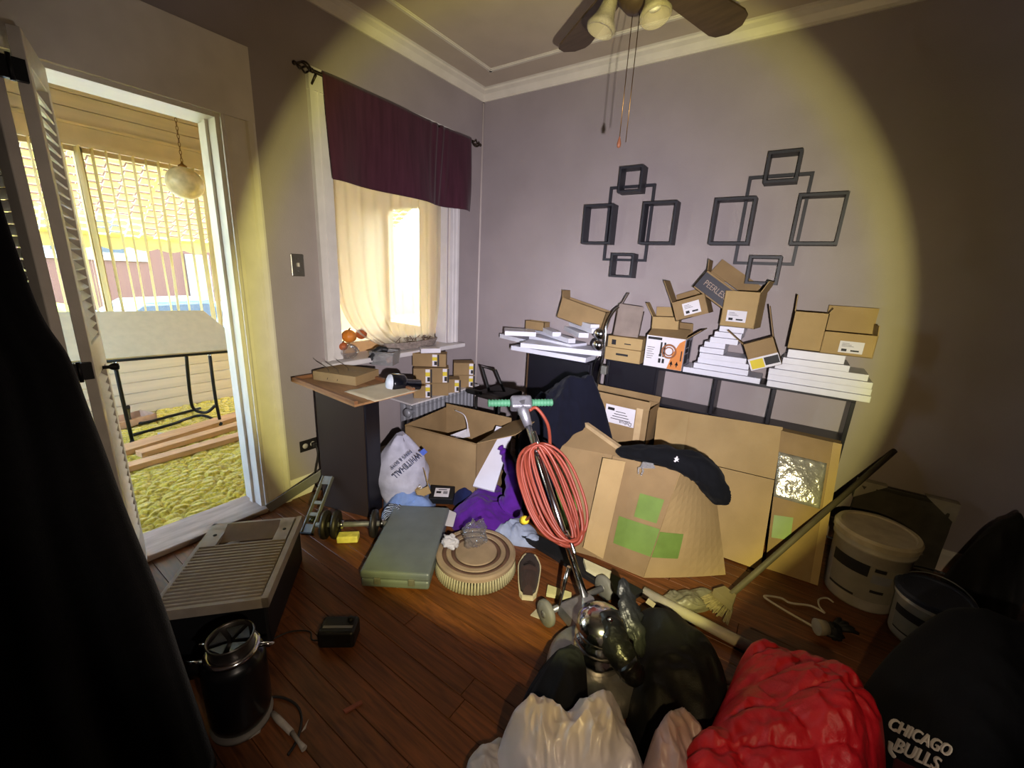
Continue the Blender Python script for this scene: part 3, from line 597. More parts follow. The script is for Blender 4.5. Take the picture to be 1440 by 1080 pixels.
for i in range(4):
    a, b_ = A[i], A[(i + 1) % 4]; k = 1.15; w.slab([(a[0], a[1], 0), (b_[0], b_[1], 0), (b_[0] * k, b_[1] * k, .09), (a[0] * k, a[1] * k, .09)], -.002)
w.box(-.075, .075, -.06, .06, 0, .003); part('tub', w, m_clear2, tb); part('rim', MB().tube([(a * 1.16, b_ * 1.16, .09) for a, b_ in A], .004, 6, True), m_clear2, tb)
one('power_tool', MB().tube(smooth_path([(p.x - .05, p.y - .10, .815), (p.x - .03, p.y - .07, .87), (p.x + .0, p.y - .03, .905), (p.x + .03, p.y + .0, .90)], 5), [.02] * 5 + [.026] * 6 + [.017] * 5, 12), mat('tool_black_plastic', '1b1c1e', .5), 'black curved tool grip sticking out of the clear bin', 'tool')
one('wood_spool', MB().lathe([(.001, 0), (.025, 0), (.025, .006), (.014, .01), (.014, .024), (.025, .028), (.025, .034), (.001, .034)], 18, xf((p.x + .012, p.y + .035, .806), rx=.5, ry=.3)), m_orange, 'tan wooden spool lying in the clear bin', 'spool')
# woven tray with dried stuff at the sill
bk = thing('wicker_tray', 'grey wicker tray with dried plants on the window sill', 'tray', (-2.47, 2.2, .851))
w = MB()
for z in range(5): w.tube([(.075 * math.cos(a) * (1 + .03 * z) + .004 * math.sin(a * 24 + z * PI), .24 * math.sin(a) * (1 + .03 * z), .006 + z * .011) for a in [2 * PI * k / 60 for k in range(60)]], .006, 6, True)
part('weave', w, mat('grey_wicker', '8d8178', .8, var=.25, scale=40), bk); part('base', MB().lathe([(.001, .002), (1, .002), (1, .008), (.001, .008)], 40, Matrix.Diagonal((.075, .24, 1, 1))), mat('grey_wicker'), bk)
rng = random.Random(11); w = MB()
for i in range(60):
    a, r = rng.uniform(0, 2 * PI), rng.random() ** .5; q = Vector((-2.47 + .065 * r * math.cos(a), 2.2 + .21 * r * math.sin(a), .865)); w.tube([q, q + Vector((rng.uniform(-.05, .05), rng.uniform(-.05, .05), rng.uniform(.02, .07))), q + Vector((rng.uniform(-.06, .06), rng.uniform(-.06, .06), rng.uniform(.03, .08)))], .003, 4)
one('dried_plants', w, mat('dried_stems', '766453', .9, var=.3, scale=50), 'dried brown plant stems heaped in the wicker tray', 'dried plants', kind='stuff')
# ------------------------------------------------------------------ dark pedestal with wooden tray on top
PX = Vector((-1.881 + 2.192, 1.326 - 1.231, 0)); rzp = math.atan2(PX.y, PX.x)
pd = thing('pedestal', 'tall dark brown pedestal cabinet standing by the radiator', 'pedestal', xf((-2.192, 1.231, 0), rzp))
m_ped = mat('espresso_laminate', '2a201c', .42, var=.12, scale=5, stretch=(1, 1, .3), spec=.4)
part('body', MB().bbox(0, PX.length, 0, .13, 0, .765, .004), m_ped, pd); part('side_panel', MB().box(PX.length - .001, PX.length + .012, .004, .126, .002, .76), m_blk, pd)
BQ = [onz(u, v, .79) for u, v in ((411, 533), (502, 569), (583, 546), (488, 519))]
bc = sum(BQ, Vector()) / 4; bc.z = .771; rb = math.atan2(BQ[1].y - BQ[0].y, BQ[1].x - BQ[0].x); bw = ((BQ[1] - BQ[0]).length + (BQ[2] - BQ[3]).length) / 2; bd = ((BQ[3] - BQ[0]).length + (BQ[2] - BQ[1]).length) / 2
m_ply = mat('worn_plywood', '8f6a48', .6, var=.3, scale=5, stretch=(1, 5, 5), bump=.1)
tt = thing('wooden_tray', 'shallow square wooden drawer bottom lying on the dark pedestal', 'tray', xf(bc, rb))
part('panel', MB().bbox(-bw / 2, bw / 2, -bd / 2, bd / 2, 0, .012, .002), m_ply, tt)
for a, b_, c, d_ in ((-bw / 2, bw / 2, -bd / 2, -bd / 2 + .02), (-bw / 2, bw / 2, bd / 2 - .02, bd / 2), (-bw / 2, -bw / 2 + .02, -bd / 2, bd / 2)): part('rim', MB().bbox(a, b_, c, d_, .011, .03, .002), mat('rim_wood', '7a5338', .5, var=.2), tt)
fx = onz(488, 540, .79); carton('flat_carton', 'flat brown carton lying on the wooden tray', 'box', xf((fx.x - .12, fx.y + .08, .784), rb + .35), .30, .22, .055)
kp = onz(545, 550, .79); rows = []
for j in range(8): rows.append([Vector((kp.x - .16 + .26 * i / 13, kp.y - .16 + .30 * j / 7, .7865 + .006 * abs(noise.noise(Vector((i * .4, j * .5, 3)))))) for i in range(14)])
one('paper_sheet', MB().grid(rows), mat('cream_paper', 'bcae92', .7, var=.1, scale=9), 'cream paper sheet under the black lamp on the tray', 'paper', solid=.001)
# black bell-shaped lamp fitting lying on the tray
la, lb = ond(551, 539, 2.36), ond(590, 541, 2.42); ax_ = (lb - la).normalized(); LM = frame(la, ax_, (0, 0, 1)) @ Matrix(((0, 0, 1, 0), (0, 1, 0, 0), (-1, 0, 0, 0), (0, 0, 0, 1))); ll = (lb - la).length
LM = LM @ Matrix.Diagonal((1.15, 1.15, 1, 1)); lt = thing('lamp_fitting', 'black bell-shaped lamp fitting lying on the wooden tray', 'lamp', LM)
part('shade', MB().lathe([(.03, -.012), (.046, -.01), (.05, 0), (.05, ll * .36), (.042, ll * .44), (.026, ll * .5), (.026, ll), (.02, ll * 1.01), (.001, ll * 1.01)], 32), mat('lamp_gloss_black', '0e0f16', .22, coat=.5), lt)
part('lens', MB().lathe([(.046, -.004), (.042, -.018), (.025, -.028), (.001, -.032)], 28), mat('frosted_lens', 'b9bcc4', .3), lt)
part('tip', MB().lathe([(.006, ll), (.006, ll + .02), (.003, ll + .035), (.0005, ll + .05)], 12), m_brass, lt)
for i, (u, v) in enumerate(((452, 510), (466, 512), (480, 508))):
    a = onz(u + 8, v + 24, .80); one('loose_wire', MB().tube(smooth_path([a, a + Vector((-.03, .03, .05)), a + Vector((-.05, -.02, .10)), a + Vector((-.02, -.05, .12))], 6), .0016, 5), m_iron, ['thin bent wire at the left of the wooden tray', 'thin bent wire in the middle of the tray back', 'thin bent wire at the right of the tray back'][i], 'wire', 'wires on the tray')
# ------------------------------------------------------------------ window air conditioner lying on its back
AQ = [onz(u, v, .24) for u, v in ((288, 740), (427, 724), (373, 845), (222, 857))]
ac_ = sum(AQ, Vector()) / 4; ac_.z = 0; aw_ = ((AQ[1] - AQ[0]).length + (AQ[2] - AQ[3]).length) / 2; ad_ = ((AQ[3] - AQ[0]).length + (AQ[2] - AQ[1]).length) / 2; dx_ = (AQ[1] - AQ[0]) + (AQ[2] - AQ[3])
AM = xf(ac_, math.atan2(dx_.y, dx_.x))
acu = thing('air_conditioner', 'window air conditioner lying on its back with ribbed front up', 'air conditioner', AM)
m_acb = mat('ac_dark_body', '15161a', .5, var=.1); m_acf = mat('ac_aged_white', '9c9288', .5, var=.1, scale=20)
a, b_ = aw_ / 2, ad_ / 2
part('body', MB().bbox(-a + .012, a - .012, -b_ + .012, b_ - .012, 0, .205, .01), m_acb, acu)
w = MB(); w.box(-a, a, -b_, -b_ + .015, .2, .24); w.box(-a, a, b_ - .015, b_, .2, .24); w.box(-a, -a + .015, -b_, b_, .2, .24); w.box(a - .022, a, -b_, b_, .2, .243); part('front_frame', w, m_acf, acu)
part('grille_back', MB().box(-a + .012, a - .012, -b_ + .012, b_ - .012, .2, .215), m_acb, acu)
sl_ = MB(); sl_.bbox(-a + .014, a - .03, -.0048, .0048, -.018, .002, .002, seg=1); s0 = None
for i in range(18):
    o = part('grille_rib', sl_, m_acf, acu) if s0 is None else link(s0.copy())
    if s0 is None: s0 = o
    o.location = (0, -b_ + .03 + i * (ad_ * .62) / 17, .238)
w = MB(); w.box(-a + .014, a - .03, b_ - .055, b_ - .012, .225, .242); w.box(-a + .014, -a + .075, b_ - .18, b_ - .05, .225, .242); w.box(a - .085, a - .03, b_ - .18, b_ - .05, .225, .242); part('control_surround', w, m_acf, acu)
part('control_recess', MB().box(-a + .075, a - .085, b_ - .185, b_ - .05, .205, .218), mat('ac_brown_recess', '4f3730', .4), acu)
part('control_flap', MB().box(-a + .075, a - .085, -.05, .05, 0, .004, xf((0, b_ - .085, .236), rx=.35)), mat('ac_flap', '7a6a60', .45), acu)
part('dial', MB().lathe([(.034, 0), (.034, .006), (.026, .01), (.001, .01)], 24, xf((-a + .13, b_ - .16, .217))), mat('ac_brown_recess'), acu)
for x_ in (-a + .045, a - .055): part('screw', MB().lathe([(.008, 0), (.007, .003), (.001, .003)], 12, xf((x_, b_ - .10, .242))), m_blackmetal, acu)
# garbage disposer: black canister with a steel ring
dp_ = Vector((-1.245, .372, 0)); di = thing('garbage_disposer', 'black garbage disposer canister with steel ring standing on the floor', 'disposer', dp_)
m_gb = mat('gloss_black_shell', '0b0b0d', .28, var=.1, coat=.3)
part('shell', MB().lathe([(.001, .012), (.07, .012), (.082, .03), (.087, .06), (.087, .24), (.08, .265), (.062, .275), (.062, .285), (.001, .285)], 40), m_gb, di)
part('mounting_ring', MB().lathe([(.06, .275), (.074, .277), (.076, .287), (.066, .292), (.06, .29)], 40), m_chrome, di)
part('throat', MB().lathe([(.056, .285), (.058, .33), (.063, .335), (.066, .331), (.062, .322), (.06, .288)], 40), mat('throat_rim_steel', '55504c', .35, .9), di)
w = MB()
for k in range(5):
    a0 = k * 2 * PI / 5; w.add([Vector((.012 * math.cos(a0), .012 * math.sin(a0), .316)), Vector((.055 * math.cos(a0 - .48), .055 * math.sin(a0 - .48), .322)), Vector((.055 * math.cos(a0 + .48), .055 * math.sin(a0 + .48), .322))], [(0, 1, 2)])
part('splash_guard', w, mat('rubber_grey', '2a2b2d', .5), di, solid=.003)
for a0, z in ((3.6, .278), (.9, .28)):
    d_ = Vector((math.cos(a0), math.sin(a0), 0)); part('mounting_tab', MB().tube([d_ * .07 + Vector((0, 0, z)), d_ * .095 + Vector((0, 0, z)), d_ * .115 + Vector((0, 0, z - .004))], [.008, .006, .005], 8), m_chrome, di)
part('outlet_elbow', MB().tube(smooth_path([(-.06, -.04, .19), (-.105, -.06, .19), (-.13, -.072, .175)], 4), [.024] * 8 + [.027], 14), m_gb, di); part('clamp', MB().tube([(-.105, -.062, .21), (-.15, -.082, .20)], .006, 8), m_chrome, di)
part('foot_plate', MB().lathe([(.001, 0), (.085, 0), (.088, .014), (.07, .016)], 36), mat('cream_base', '6f675c', .6), di)
# black radio on the floor with its cord
cq = Vector((-1.265, .735, 0)); rd = thing('black_radio', 'small black radio lying on the dark floor', 'radio', xf(cq, math.radians(38)))
part('body', MB().bbox(-.07, .07, -.045, .045, 0, .075, .012, seg=3), mat('radio_black', '131214', .45), rd); part('speaker_slots', MB().box(-.05, .0, -.0465, -.044, .02, .055).box(.02, .055, -.0465, -.044, .02, .03), m_acb, rd)
part('dial_strip', MB().box(-.055, .058, -.02, -.008, .0745, .0765), mat('dull_steel', '7d7a76', .4, .8), rd); part('knob', MB().lathe([(.012, 0), (.011, .012), (.001, .013)], 16, xf((.04, .02, .074))), m_blackmetal, rd)
one('radio_lead', MB().tube(smooth_path([(-1.31, .68, .012), (-1.345, .665, .006), (-1.39, .68, .005), (-1.45, .63, .005), (-1.47, .56, .005)], 8), .003, 6), mat('cord_dark'), 'thin dark cord running from the black radio', 'cord')
# scraps by the disposer
m_scrap = mat('dirty_white_plastic', '9a9184', .5, var=.15, scale=30)
a0, a1, a2 = onz(383, 1003, .012), onz(410, 1030, .012), onz(428, 1053, .012)
uk = thing('utility_knife', 'dirty white utility knife on the floor by the disposer', 'knife', a0)
part('handle', MB().tube([a0, a0.lerp(a1, .3), a1], [.008, .0105, .009], 10), m_scrap, uk, world=True); part('nose', MB().tube([a1, a1.lerp(a2, .6), a2], [.0075, .006, .009], 10), m_scrap, uk, world=True)
one('coiled_cord', MB().tube(smooth_path([onz(352, 985, .01), onz(390, 980, .006), onz(415, 990, .006), onz(424, 1010, .006), onz(418, 1040, .006), onz(405, 1062, .006)], 8), .004, 6), mat('cord_dark'), 'dark curled cord on the floor past the disposer', 'cord')
def scrap(name, px, label, m, t=.004, cat='paper', lift=.0015):
    q = [onz(u, v, lift) for u, v in px]; 
    n_ = (q[1] - q[0]).cross(q[2] - q[0]); q = q if n_.z > 0 else q[::-1]
    one(name, MB().slab(q, t), m, label, cat)
scrap('paper_scrap', ((295, 1025), (345, 1000), (352, 1008), (312, 1033)), 'dirty pale paper scrap beside the disposer base', m_scrap)
scrap('paper_scrap', ((332, 1035), (375, 1002), (366, 1030), (350, 1040)), 'crumpled pale paper scrap before the disposer', m_scrap, .006)
scrap('paper_scrap', ((424, 1030), (434, 1012), (430, 1025)), 'tiny pale paper chip beside the utility knife', m_scrap, .003)
scrap('wood_chip', ((482, 1000), (508, 986), (510, 990), (486, 1004)), 'reddish wood chip lying alone on the bare floor', mat('red_wood_chip', '7c4534', .7, var=.2), .006, 'wood chip')
# ------------------------------------------------------------------ level, strip, dumbbell, soap by the pedestal
m_steel = mat('dull_grey_steel', '6b6963', .5, .35, var=.15, scale=30)
a0, a1 = Vector((-2.36, .985, .035)), Vector((-2.24, 1.30, .20)); M = frame(a0, a1 - a0, (1, 0, .25))
gs = one('metal_strip', MB().bbox(0, (a1 - a0).length, -.003, .003, -.028, .028, .002, M), mat('grey_strip', '6b6862', .45, .3), 'long grey metal strip leaning between the door casing and pedestal', 'metal strip')
b0_, b1_ = Vector((-2.00, 1.015, .01)), Vector((-2.125, 1.236, .225)); M = frame(b0_, b1_ - b0_, (1, .35, 0)); Ln = (b1_ - b0_).length
lvl = thing('spirit_level', 'grey box-beam level with oval cutouts leaning on the pedestal', 'level', b0_)
w = MB(); w.bbox(0, Ln, -.034, -.026, -.012, .012, .002, M); w.bbox(0, Ln, .026, .034, -.012, .012, .002, M)
for x0, x1 in ((0, .05), (.095, .115), (Ln - .17, Ln - .15), (Ln - .05, Ln)): w.bbox(x0, x1, -.028, .028, -.006, .006, .001, M)
part('beam', w, m_steel, lvl, world=True); part('vial', MB().tube([M @ Vector((.06, 0, 0)), M @ Vector((.09, 0, 0))], .014, 12), mat('vial_dark', '22241c', .2), lvl, world=True); part('end_cap', MB().bbox(-.006, .003, -.036, .036, -.014, .014, .002, M), m_blackmetal, lvl, world=True)
d0, d1 = onz(458, 738, .078), onz(532, 736, .078); M = frame(d0, d1 - d0, (0, 0, 1)) @ Matrix(((0, 0, 1, 0), (0, 1, 0, 0), (-1, 0, 0, 0), (0, 0, 0, 1))); Ln = (d1 - d0).length
db = thing('dumbbell', 'iron dumbbell with plates lying in front of the pedestal', 'dumbbell', M)
part('bar', MB().lathe([(.001, -.05), (.014, -.05), (.014, Ln + .06), (.001, Ln + .06)], 16), m_steel, db)
for z in (0, .055, Ln - .02): part('plate', MB().lathe([(.016, -.012), (.03, -.016), (.032, -.01), (.058, -.01), (.06, -.015), (.073, -.013), (.077, 0), (.073, .013), (.06, .015), (.058, .01), (.032, .01), (.03, .016), (.016, .012)], 36, xf((0, 0, z))), mat('cast_iron', '3a352f', .45, .7, var=.15), db)
for z in (.085, Ln + .02): part('collar', MB().lathe([(.014, -.01), (.024, -.01), (.024, .01), (.014, .01)], 14, xf((0, 0, z))), m_chrome, db)
sp = onz(490, 760, 0); one('sponge', MB().bbox(-.055, .055, -.028, .028, 0, .04, .008, xf(sp, .75), 3), mat('yellow_sponge', 'cbbf66', .75, var=.15, scale=30, bump=.3), 'pale yellow sponge on the floor before the dumbbell', 'sponge')
# ------------------------------------------------------------------ on the porch
m_tabl = mat('folding_table_laminate', 'cfc09e', .5, var=.05, scale=20); m_tube = mat('dark_steel_tube', '2b2a28', .4, .7)
q0, q1, q2, q3 = onx(40, 442, -4.32), onx(285, 439, -4.32), onx(342, 492, -3.98), onx(100, 511, -3.98)
nq = (q3 - q0).cross(q2 - q0).normalized()
def onplane(u, v): k = ray(u, v); return CAM + k * ((q0 - CAM).dot(nq) / k.dot(nq))
q1 = onplane(285, 439)
tab = thing('folding_table', 'folding table tipped with its cream top toward the doorway', 'table', ((q0 + q1 + q2 + q3) / 4))
w = MB(); w.slab([q0, q3, q2, onplane(326, 472), q1], .022); part('tabletop', w, m_tabl, tab, world=True)
part('edge_band', MB().tube([q3 + Vector((0, 0, -.006)), q2 + Vector((0, 0, -.006))], .011, 8), m_tube, tab, world=True)
def up3(u, v, x): return onx(u, v, x)
for pth in ([onz(186, 620, .03), onz(180, 570, .28) * 0 + up3(172, 560, -3.98), up3(162, 514, -3.98)], [onz(262, 497, .4) * 0 + up3(262, 500, -4.02), up3(268, 560, -4.12), up3(274, 576, -4.15), up3(290, 580, -4.1), up3(303, 570, -4.05)], [up3(295, 500, -3.98), up3(303, 560, -3.98), onz(310, 594, .03)]): part('leg', MB().tube(smooth_path(pth, 6), .0125, 10), m_tube, tab, world=True)
part('stretcher', MB().tube(smooth_path([up3(180, 572, -3.98), onz(183, 590, .06), onz(200, 595, .04), onz(240, 585, .04), onz(282, 574, .05)], 6), .0125, 10), m_tube, tab, world=True)
part('stretcher', MB().tube(smooth_path([onz(186, 612, .035), onz(240, 597, .035), onz(282, 584, .035), onz(308, 594, .035)], 6), .0125, 10), m_tube, tab, world=True)
for u, x in ((162, -3.98), (295, -3.98)):
    c = up3(u, 509 if u < 200 else 499, x); part('bracket', MB().tube([c + Vector((0, -.012, .01)), c + Vector((0, 0, -.02))], .008, 8).tube([c + Vector((0, .014, .012)), c + Vector((0, 0, -.02))], .008, 8), m_chrome, tab, world=True)
for u in (186, 310): part('foot_cap', MB().tube([onz(u, 622 if u < 200 else 596, .022), onz(u, 622 if u < 200 else 596, .05)], .017, 10), mat('rubber_black', '171717', .7), tab, world=True)
# globe lamp
gc = onx(260, 258, -4.35); gr_ = .132
gl_ = thing('globe_lamp', 'round white crackle-glass globe lamp hanging on a chain in the porch', 'lamp', (gc.x, gc.y, gc.z - gr_))
part('globe', MB().lathe([(max(.001, gr_ * math.sin(PI * i / 20)), gr_ - gr_ * .93 * math.cos(PI * i / 20)) for i in range(19)] + [(.03, 2 * gr_ * .96)], 36), mat('crackle_glass', 'cdbf9c', .3, var=.18, scale=18, bump=.2, bscale=30), gl_)
part('cap', MB().lathe([(.03, 1.92 * gr_), (.032, 2.0 * gr_), (.012, 2.1 * gr_), (.004, 2.25 * gr_)], 18), m_brass, gl_)
w = MB(); zt = 2.88 - (gc.z - gr_); z = 2.2 * gr_; k = 0
while z < zt - .02:
    w.tube([Vector((.008 * math.cos(a) * (k % 2), .008 * math.cos(a) * ((k + 1) % 2), z + .014 + .018 * math.sin(a))) for a in [2 * PI * i / 10 for i in range(10)]], .0025, 5, True); z += .029; k += 1
part('chain', w, m_brass, gl_)
# lumber on the carpet
m_pine = mat('pine_lumber', 'c39a70', .6, var=.16, scale=6, stretch=(5, .6, 5)); 
def lum(a, b, wd, th, z, label):
    p, q = onz(*a, z), onz(*b, z); q = p + (q - p) * 1.0; M = frame(p, q - p, (-1, 0, 0)); one('pine_board', MB().bbox(-.05, (q - p).length + .25, 0, wd, 0, th, .003, M if M.to_3x3()[2][2] > 0 else M @ Matrix.Diagonal((1, 1, -1, 1))), m_pine, label, 'lumber', 'pine boards on the porch carpet')
lum((183, 664), (342, 618), .09, .04, .026, 'nearest pine board lying on the porch carpet')
lum((212, 641), (341, 602), .09, .04, .026, 'short middle pine board on the porch carpet')
lum((178, 641), (340, 590), .14, .04, .026, 'wide farthest pine board on the porch carpet by the table')
p = onz(190, 596, .03); bx_ = thing('shallow_box', 'open shallow pinkish box on the carpet by the table leg', 'box', xf(p + Vector((-.05, -.02, 0)), 1.9))
part('base', MB().box(-.15, .15, -.1, .1, 0, .006), m_pine, bx_)
for a, b_, c, d_ in ((-.15, .15, -.1, -.09), (-.15, .15, .09, .1), (-.15, -.14, -.1, .1), (.14, .15, -.1, .1)): part('side', MB().box(a, b_, c, d_, 0, .06), mat('pinkish_wood', 'b99a80', .6), bx_)
a0, a1 = onz(222, 610, .032), onz(255, 606, .032); one('white_rod', MB().tube([a0, a0.lerp(a1, .15), a0.lerp(a1, .85), a1], [.009, .005, .005, .009], 8), m_paper, 'small white plastic rod on the porch carpet', 'rod')
# ------------------------------------------------------------------ ceiling fan
FX, FY = -.715, 1.735; m_fan = mat('fan_bronze', '5d4c3c', .4, .6, var=.1); m_blade = mat('fan_blade_walnut', '4a3a2d', .45, var=.2, scale=5, stretch=(1, 8, 8))
fan = thing('ceiling_fan', 'brown ceiling fan with glass shades and pull chains', 'fan', (FX, FY, 0))
part('canopy', MB().lathe([(.02, 2.74), (.05, 2.76), (.075, 2.82), (.08, 2.85)], 28), m_fan, fan); part('downrod', MB().tube([(0, 0, 2.62), (0, 0, 2.78)], .014, 12), m_fan, fan)
part('motor', MB().lathe([(.001, 2.51), (.06, 2.51), (.10, 2.53), (.115, 2.56), (.115, 2.6), (.08, 2.64), (.02, 2.65)], 36), m_fan, fan)
part('light_hub', MB().lathe([(.001, 2.405), (.03, 2.41), (.06, 2.44), (.065, 2.48), (.05, 2.515)], 28), m_fan, fan)
for k, ang in enumerate((140, 68, -4, -76, -148)):
    a = math.radians(ang); M = xf((0, 0, 2.555), a)
    pr = [(.17, -.05), (.22, -.062), (.57, -.082), (.61, -.072), (.645, -.03), (.645, .03), (.61, .072), (.57, .082), (.22, .062), (.17, .05)]
    bl_ = part('blade', MB().prism(pr, -.004, .004, M @ xf(rx=-.2)), m_blade, fan)
    part('blade_arm', MB().bbox(.1, .24, -.018, .018, -.012, -.005, .002, M @ xf(rx=.1)), m_fan, fan)
m_fglass = m_clear.copy(); m_fglass.name = 'etched_shade_glass'; [n_ for n_ in m_fglass.node_tree.nodes if n_.type == 'BSDF_DIFFUSE'][0].inputs[0].default_value = lin('cfc4a0'); [setattr(n_.inputs[0], 'default_value', .3) for n_ in m_fglass.node_tree.nodes if n_.type == 'MIX_SHADER' and not n_.inputs[0].is_linked]
for k, ang in enumerate((-143, -27)):
    a = math.radians(ang); d_ = Vector((math.cos(a), math.sin(a), 0)); c0 = d_ * .05 + Vector((0, 0, 2.455)); ax = (d_ * .3 + Vector((0, 0, -1))).normalized(); M = frame(c0 + d_ * .035, ax.orthogonal(), ax.cross(ax.orthogonal()))
    if (M.to_3x3() @ Vector((0, 0, 1))).dot(ax) < 0: M = M @ Matrix.Rotation(PI, 4, 'X')
    pf = [(.022, .0), (.026, .02), (.03, .045), (.036, .07), (.047, .092), (.056, .108), (.052, .118), (.048, .120), (.051, .108), (.043, .092), (.033, .07), (.027, .045), (.022, .02)]
    o = part('glass_shade', MB().lathe(pf, 32, M), m_fglass, fan); part('socket', MB().lathe([(.001, -.03), (.022, -.03), (.026, 0), (.024, .02), (.001, .02)], 20, M), m_fan, o)
    part('bulb', MB().lathe([(.012, .02), (.02, .045), (.026, .065), (.02, .085), (.001, .092)], 18, M), mat('white_bulb', 'd8d2c2', .3), o)
for dx, zb, pend in ((-.012, 2.0, True), (.016, 1.98, False)):
    part('pull_chain', MB().tube([(dx, .02, 2.43), (dx, .02, zb)], .0016, 5), m_brass, fan)
    if pend: part('pull_pendant', MB().lathe([(.002, zb + .004), (.005, zb - .006), (.0085, zb - .022), (.007, zb - .034), (.001, zb - .038)], 12, xf((dx, .02, 0))), mat('wood_pull', '7a4a32', .5), fan)
# ------------------------------------------------------------------ interlocking cube shelves on the back wall
m_fr = mat('charcoal_lacquer', '2a2a31', .5, var=.08)
def ring(w, x0, x1, z0, z1, y0, y1, t):
    for a, b, c, d_ in ((x0, x1, z0, z0 + t), (x0, x1, z1 - t, z1), (x0, x0 + t, z0 + t, z1 - t), (x1 - t, x1, z0 + t, z1 - t)): w.box(a, b, y0, y1, c, d_)
    return w
for dx, lb in ((0, 'charcoal interlocking cube wall shelf nearer the room corner'), (.857, 'charcoal interlocking cube wall shelf at the beam edge')):
    t = thing('wall_shelf', lb, 'wall shelf', (-1.08 + dx, YW - .001, 1.46), 'cube wall shelves')
    part('link_frame', ring(MB(), -1.25 + dx, -.934 + dx, 1.575, 2.069, YW - .022, YW, .016), m_fr, t, world=True)
    for x0, x1, z0, z1 in ((-1.165, -1.003, 2.012, 2.173), (-1.40, -1.18, 1.684, 1.947), (-.978, -.76, 1.684, 1.947), (-1.16, -.995, 1.462, 1.623)): part('cube', ring(MB(), x0 + dx, x1 + dx, z0, z1, YW - .092, YW, .014), m_fr, t, world=True)
# ------------------------------------------------------------------ black shelving against the back wall
ZT = .90; YF = 2.765
us = thing('open_shelf', 'black open-backed shelf unit against the back wall', 'shelf', (-.37, 2.86, 0))
part('top', MB().bbox(-1.06, .335, YF, YW - .012, ZT - .02, ZT, .002), m_blk, us, world=True)
for z in (.655, .43, .205, .03): part('shelf_board', MB().bbox(-1.05, .325, YF, YW - .012, z - .018, z, .002), m_blk, us, world=True)
for x in (-1.06, -.715, -.355, -.045, .315): part('upright', MB().bbox(x, x + .02, YF, YW - .012, 0, ZT - .02, .002), m_blk, us, world=True)
part('back_panel', MB().box(-1.04, -.715, YF + .02, YF + .03, .05, ZT - .02), m_blk, us, world=True)
ub = thing('black_cabinet', 'low black cabinet under the left stack of white boards', 'cabinet', (-1.44, 2.85, 0))
part('body', MB().bbox(-1.71, -1.165, 2.75, YW - .012, 0, .855, .003), m_blk, ub, world=True); part('side_edge', MB().box(-1.722, -1.709, 2.748, YW - .012, 0, .857), mat('brown_edge_band', '4e3b2a', .5), ub, world=True)
part('door', MB().bbox(-1.70, -1.18, 2.738, 2.751, .03, .84, .002), m_blk, ub, world=True)
# white shelf boards
m_bd = mat('white_melamine', 'c9c9d4', .35, var=.03)
def board(c, l, r, yc, th=.034, dep=.20, lab='', ln=None):
    z = ony(*c, yc).z; p, q, s = onz(*c, z), onz(*l, z), onz(*r, z); x = (q - p); L_ = ln or x.length; x.normalize(); y = Vector((-x.y, x.x, 0)); y = y if y.dot(s - p) > 0 else -y
    D = min(dep, max(.05, YW - .01 - max(p.y, (p + x * L_).y)) / max(.2, y.y)) if y.y > .2 else dep
    a = [p, p + x * L_, p + x * L_ + y * D, p + y * D]
    one('white_board', MB().hexa([k - Vector((0, 0, th)) for k in a], a), m_bd, lab, 'board', 'white shelf boards')
cr1 = lambda x, y: (680 + x / 5.143, 360 + y / 5.143)
LS = [((740, 738), (200, 648), (858, 690)), ((852, 690), (268, 628), (900, 640)), ((330, 612), (118, 562), (420, 590)), ((630, 640), (330, 575), (790, 605)), ((380, 552), (155, 542), (420, 540)), ((615, 598), (350, 515), (800, 575)), ((500, 550), (355, 485), (680, 545)), ((690, 556), (520, 475), (800, 560)), ((785, 525), (538, 445), (860, 510)), ((775, 495), (560, 428), (850, 480))]
zz = [2.66, 2.67, 2.70, 2.66, 2.72, 2.66, 2.70, 2.68, 2.68, 2.70]
LL = ['lowest white board of the left stack', 'second white board from the bottom of the left stack', 'short white board sticking out left of the left stack', 'white board turned cornerwise third up in the left stack', 'upper short white board sticking out left of the left stack', 'white board turned cornerwise fourth up in the left stack', 'small white board with pale top at the left stack middle', 'white board behind the small one in the left stack', 'second white board from the top of the left stack', 'topmost white board of the left stack leaning on the long carton']
for (c, l, r), z, lb in zip(LS, zz, LL): board(cr1(*c), cr1(*l), cr1(*r), z, lab=lb)
def fboard(x0, x1, z, dep, y, lab, th=.034, rz=0): one('white_board', MB().bbox(0, x1 - x0, 0, dep, 0, th, .0015, xf((x0, y, z), rz), 1), m_bd, lab, 'board', 'white shelf boards')
cr2 = lambda x, y: (880 + x / 4, 360 + y / 4)
MS = [(310, 755, 705), (375, 690, 650), (400, 695, 610), (410, 680, 580), (415, 553, 530), (440, 560, 505), (470, 630, 490), (495, 650, 460), (525, 665, 420)]
z = ZT + .001; ML = ['bottom long white board of the middle stack', 'second white board from the bottom of the middle stack', 'third white board from the bottom of the middle stack', 'fourth white board from the bottom of the middle stack', 'short fifth white board of the middle stack', 'short sixth white board of the middle stack', 'seventh white board of the middle stack', 'second white board from the top of the middle stack', 'top white board of the middle stack under a carton']
for i, (a, b, v) in enumerate(MS):
    y = 2.735 + .012 * (i % 3); x0, x1 = ony(*cr2(a, v), y).x, ony(*cr2(b, v), y).x; fboard(x0, x1, z, .19, y, ML[i], .033, .0); z += .0345
ZM = z; z = ZT + .001
